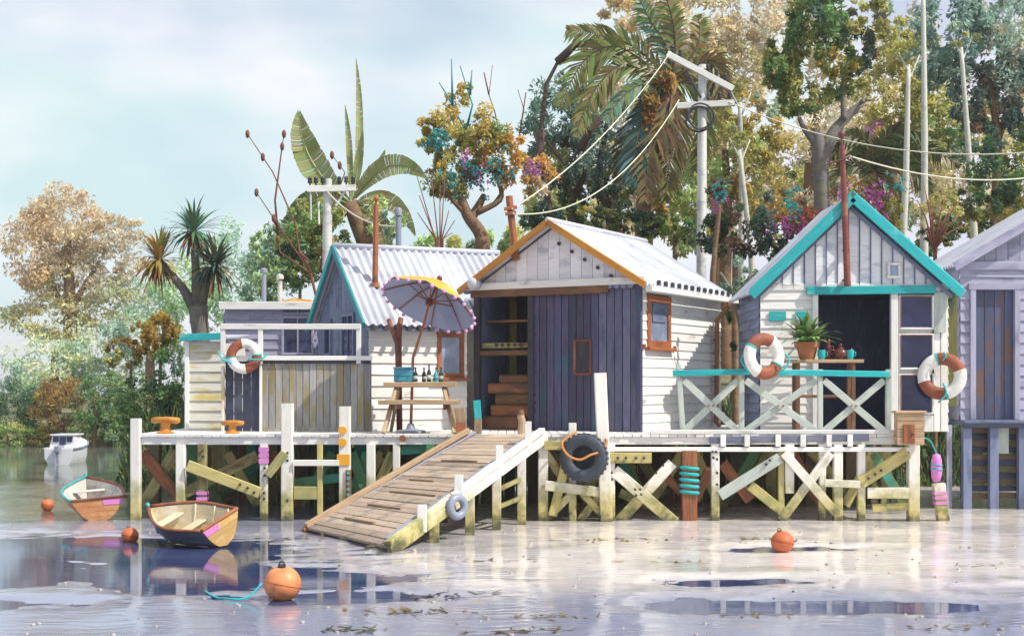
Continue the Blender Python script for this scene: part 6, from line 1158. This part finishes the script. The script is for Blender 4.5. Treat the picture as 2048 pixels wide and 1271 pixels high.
for _ in range(15000):
    X = rg.uniform(-14, 13); Y = shore(X)+abs(rg.normal(0, 1.4))+.5
    if X < -12 and rg.random() < .3: continue
    z = bank_z(X, Y)
    if z < -.25: continue
    h = rg.uniform(.15, .55); a = rg.uniform(0, 6.28); dx, dy = math.cos(a)*.03, math.sin(a)*.03; lx, ly = rg.normal(0, .12, 2); c = np.array([(.10, .16, .04), (.20, .22, .06), (.05, .09, .03), (.06, .17, .10)][rg.integers(0, 4)])*rg.uniform(.7, 1.3)
    vs += [(X-dx, Y-dy, z-.03), (X+dx, Y+dy, z-.03), (X+lx+dx*.2, Y+ly+dy*.2, z+h), (X+lx-dx*.2, Y+ly-dy*.2, z+h)]; cs += [c]*4
o = colmesh(None, 'bank_grass', np.array(vs, dtype=np.float32), np.arange(len(vs), dtype=np.int32).reshape(-1, 4), np.array(cs, dtype=np.float32), M['blade']); tag(o, 'rough grass along the bank behind the piers', 'grass', None, 'stuff')

# pebbles, shells and weed scattered over the flat
rg = np.random.default_rng(11); mb = MB()
for _ in range(260):
    Y = 11.5+12.5*rg.random()**1.3; X = rg.uniform(-.42, .42)*Y; z = flat_z(X, Y)
    if z < -.015: continue
    r = rg.uniform(.008, .028)*(1.6 if rg.random() < .08 else 1); n0 = len(mb.v); vs = []
    for j, (zz2, rr) in enumerate(((-.3, .8), (.25, 1.), (.6, .55))):
        for k in range(6): a = k*1.047+j*.5; vs.append((X+math.cos(a)*r*rr*rg.uniform(.8, 1.2), Y+math.sin(a)*r*rr*rg.uniform(.8, 1.2), z+zz2*r))
    mb.add(vs, [(j*6+k, j*6+(k+1) % 6, j*6+6+(k+1) % 6, j*6+6+k) for j in range(2) for k in range(6)]+[(12, 13, 14, 15, 16, 17)])
q = NT('pebble'); v = q.coords((1, 1, 1), False); q.base(q.mix(q.rng(q.noise(v, 9, 2), .4, .6), (.22, .20, .19), (.45, .40, .36))); q.rough(.5)
tag(mb.build('pebbles', q.m, None, True), 'small pebbles and shells scattered over the wet flat', 'pebbles', None, 'stuff')
vs, cs = [], []
for _ in range(16):
    Y = rg.choice([12.6, 13.4, 15.2, 17.4, 20.2])+rg.normal(0, .25); X = rg.uniform(-.25, .40)*Y; c = np.array([(.07, .065, .02), (.13, .10, .03), (.22, .14, .03)][rg.integers(0, 3)])
    for __ in range(int(rg.integers(8, 26))):
        x, y = X+rg.normal(0, .32), Y+rg.normal(0, .06); a = rg.uniform(0, 6.28); l = rg.uniform(.04, .16); w_ = rg.uniform(.008, .02); z = max(flat_z(x, y), -.022)+.006; dx, dy = math.cos(a), math.sin(a); h = rg.uniform(0, .02)
        vs += [(x-dy*w_, y+dx*w_, z), (x+dy*w_, y-dx*w_, z+.004), (x+dx*l+dy*w_, y+dy*l-dx*w_, z+h+.004), (x+dx*l-dy*w_, y+dy*l+dx*w_, z+h)]; cs += [c*rg.uniform(.7, 1.3)]*4
o = colmesh(None, 'seaweed', np.array(vs, dtype=np.float32), np.arange(len(vs), dtype=np.int32).reshape(-1, 4), np.array(cs, dtype=np.float32), M['blade']); tag(o, 'scraps of brown seaweed stranded on the wet flat', 'seaweed', None, 'stuff')
# ------------------------------------------------------------------ sea haze
q = NT('haze_air'); q.t.nodes.remove(q.b); pv = q.n('VolumePrincipled'); pv.inputs['Color'].default_value = (.93, .95, 1, 1); pv.inputs['Density'].default_value = .0007; pv.inputs['Anisotropy'].default_value = .2
q.l(pv.outputs[0], q.t.nodes['Material Output'].inputs['Volume'])
hz_ = MB().box((-640, -70, -3), (640, 940, 24)).build('haze', q.m); hz_['kind'] = 'stuff'; hz_['label'] = 'pale sea haze over the estuary'
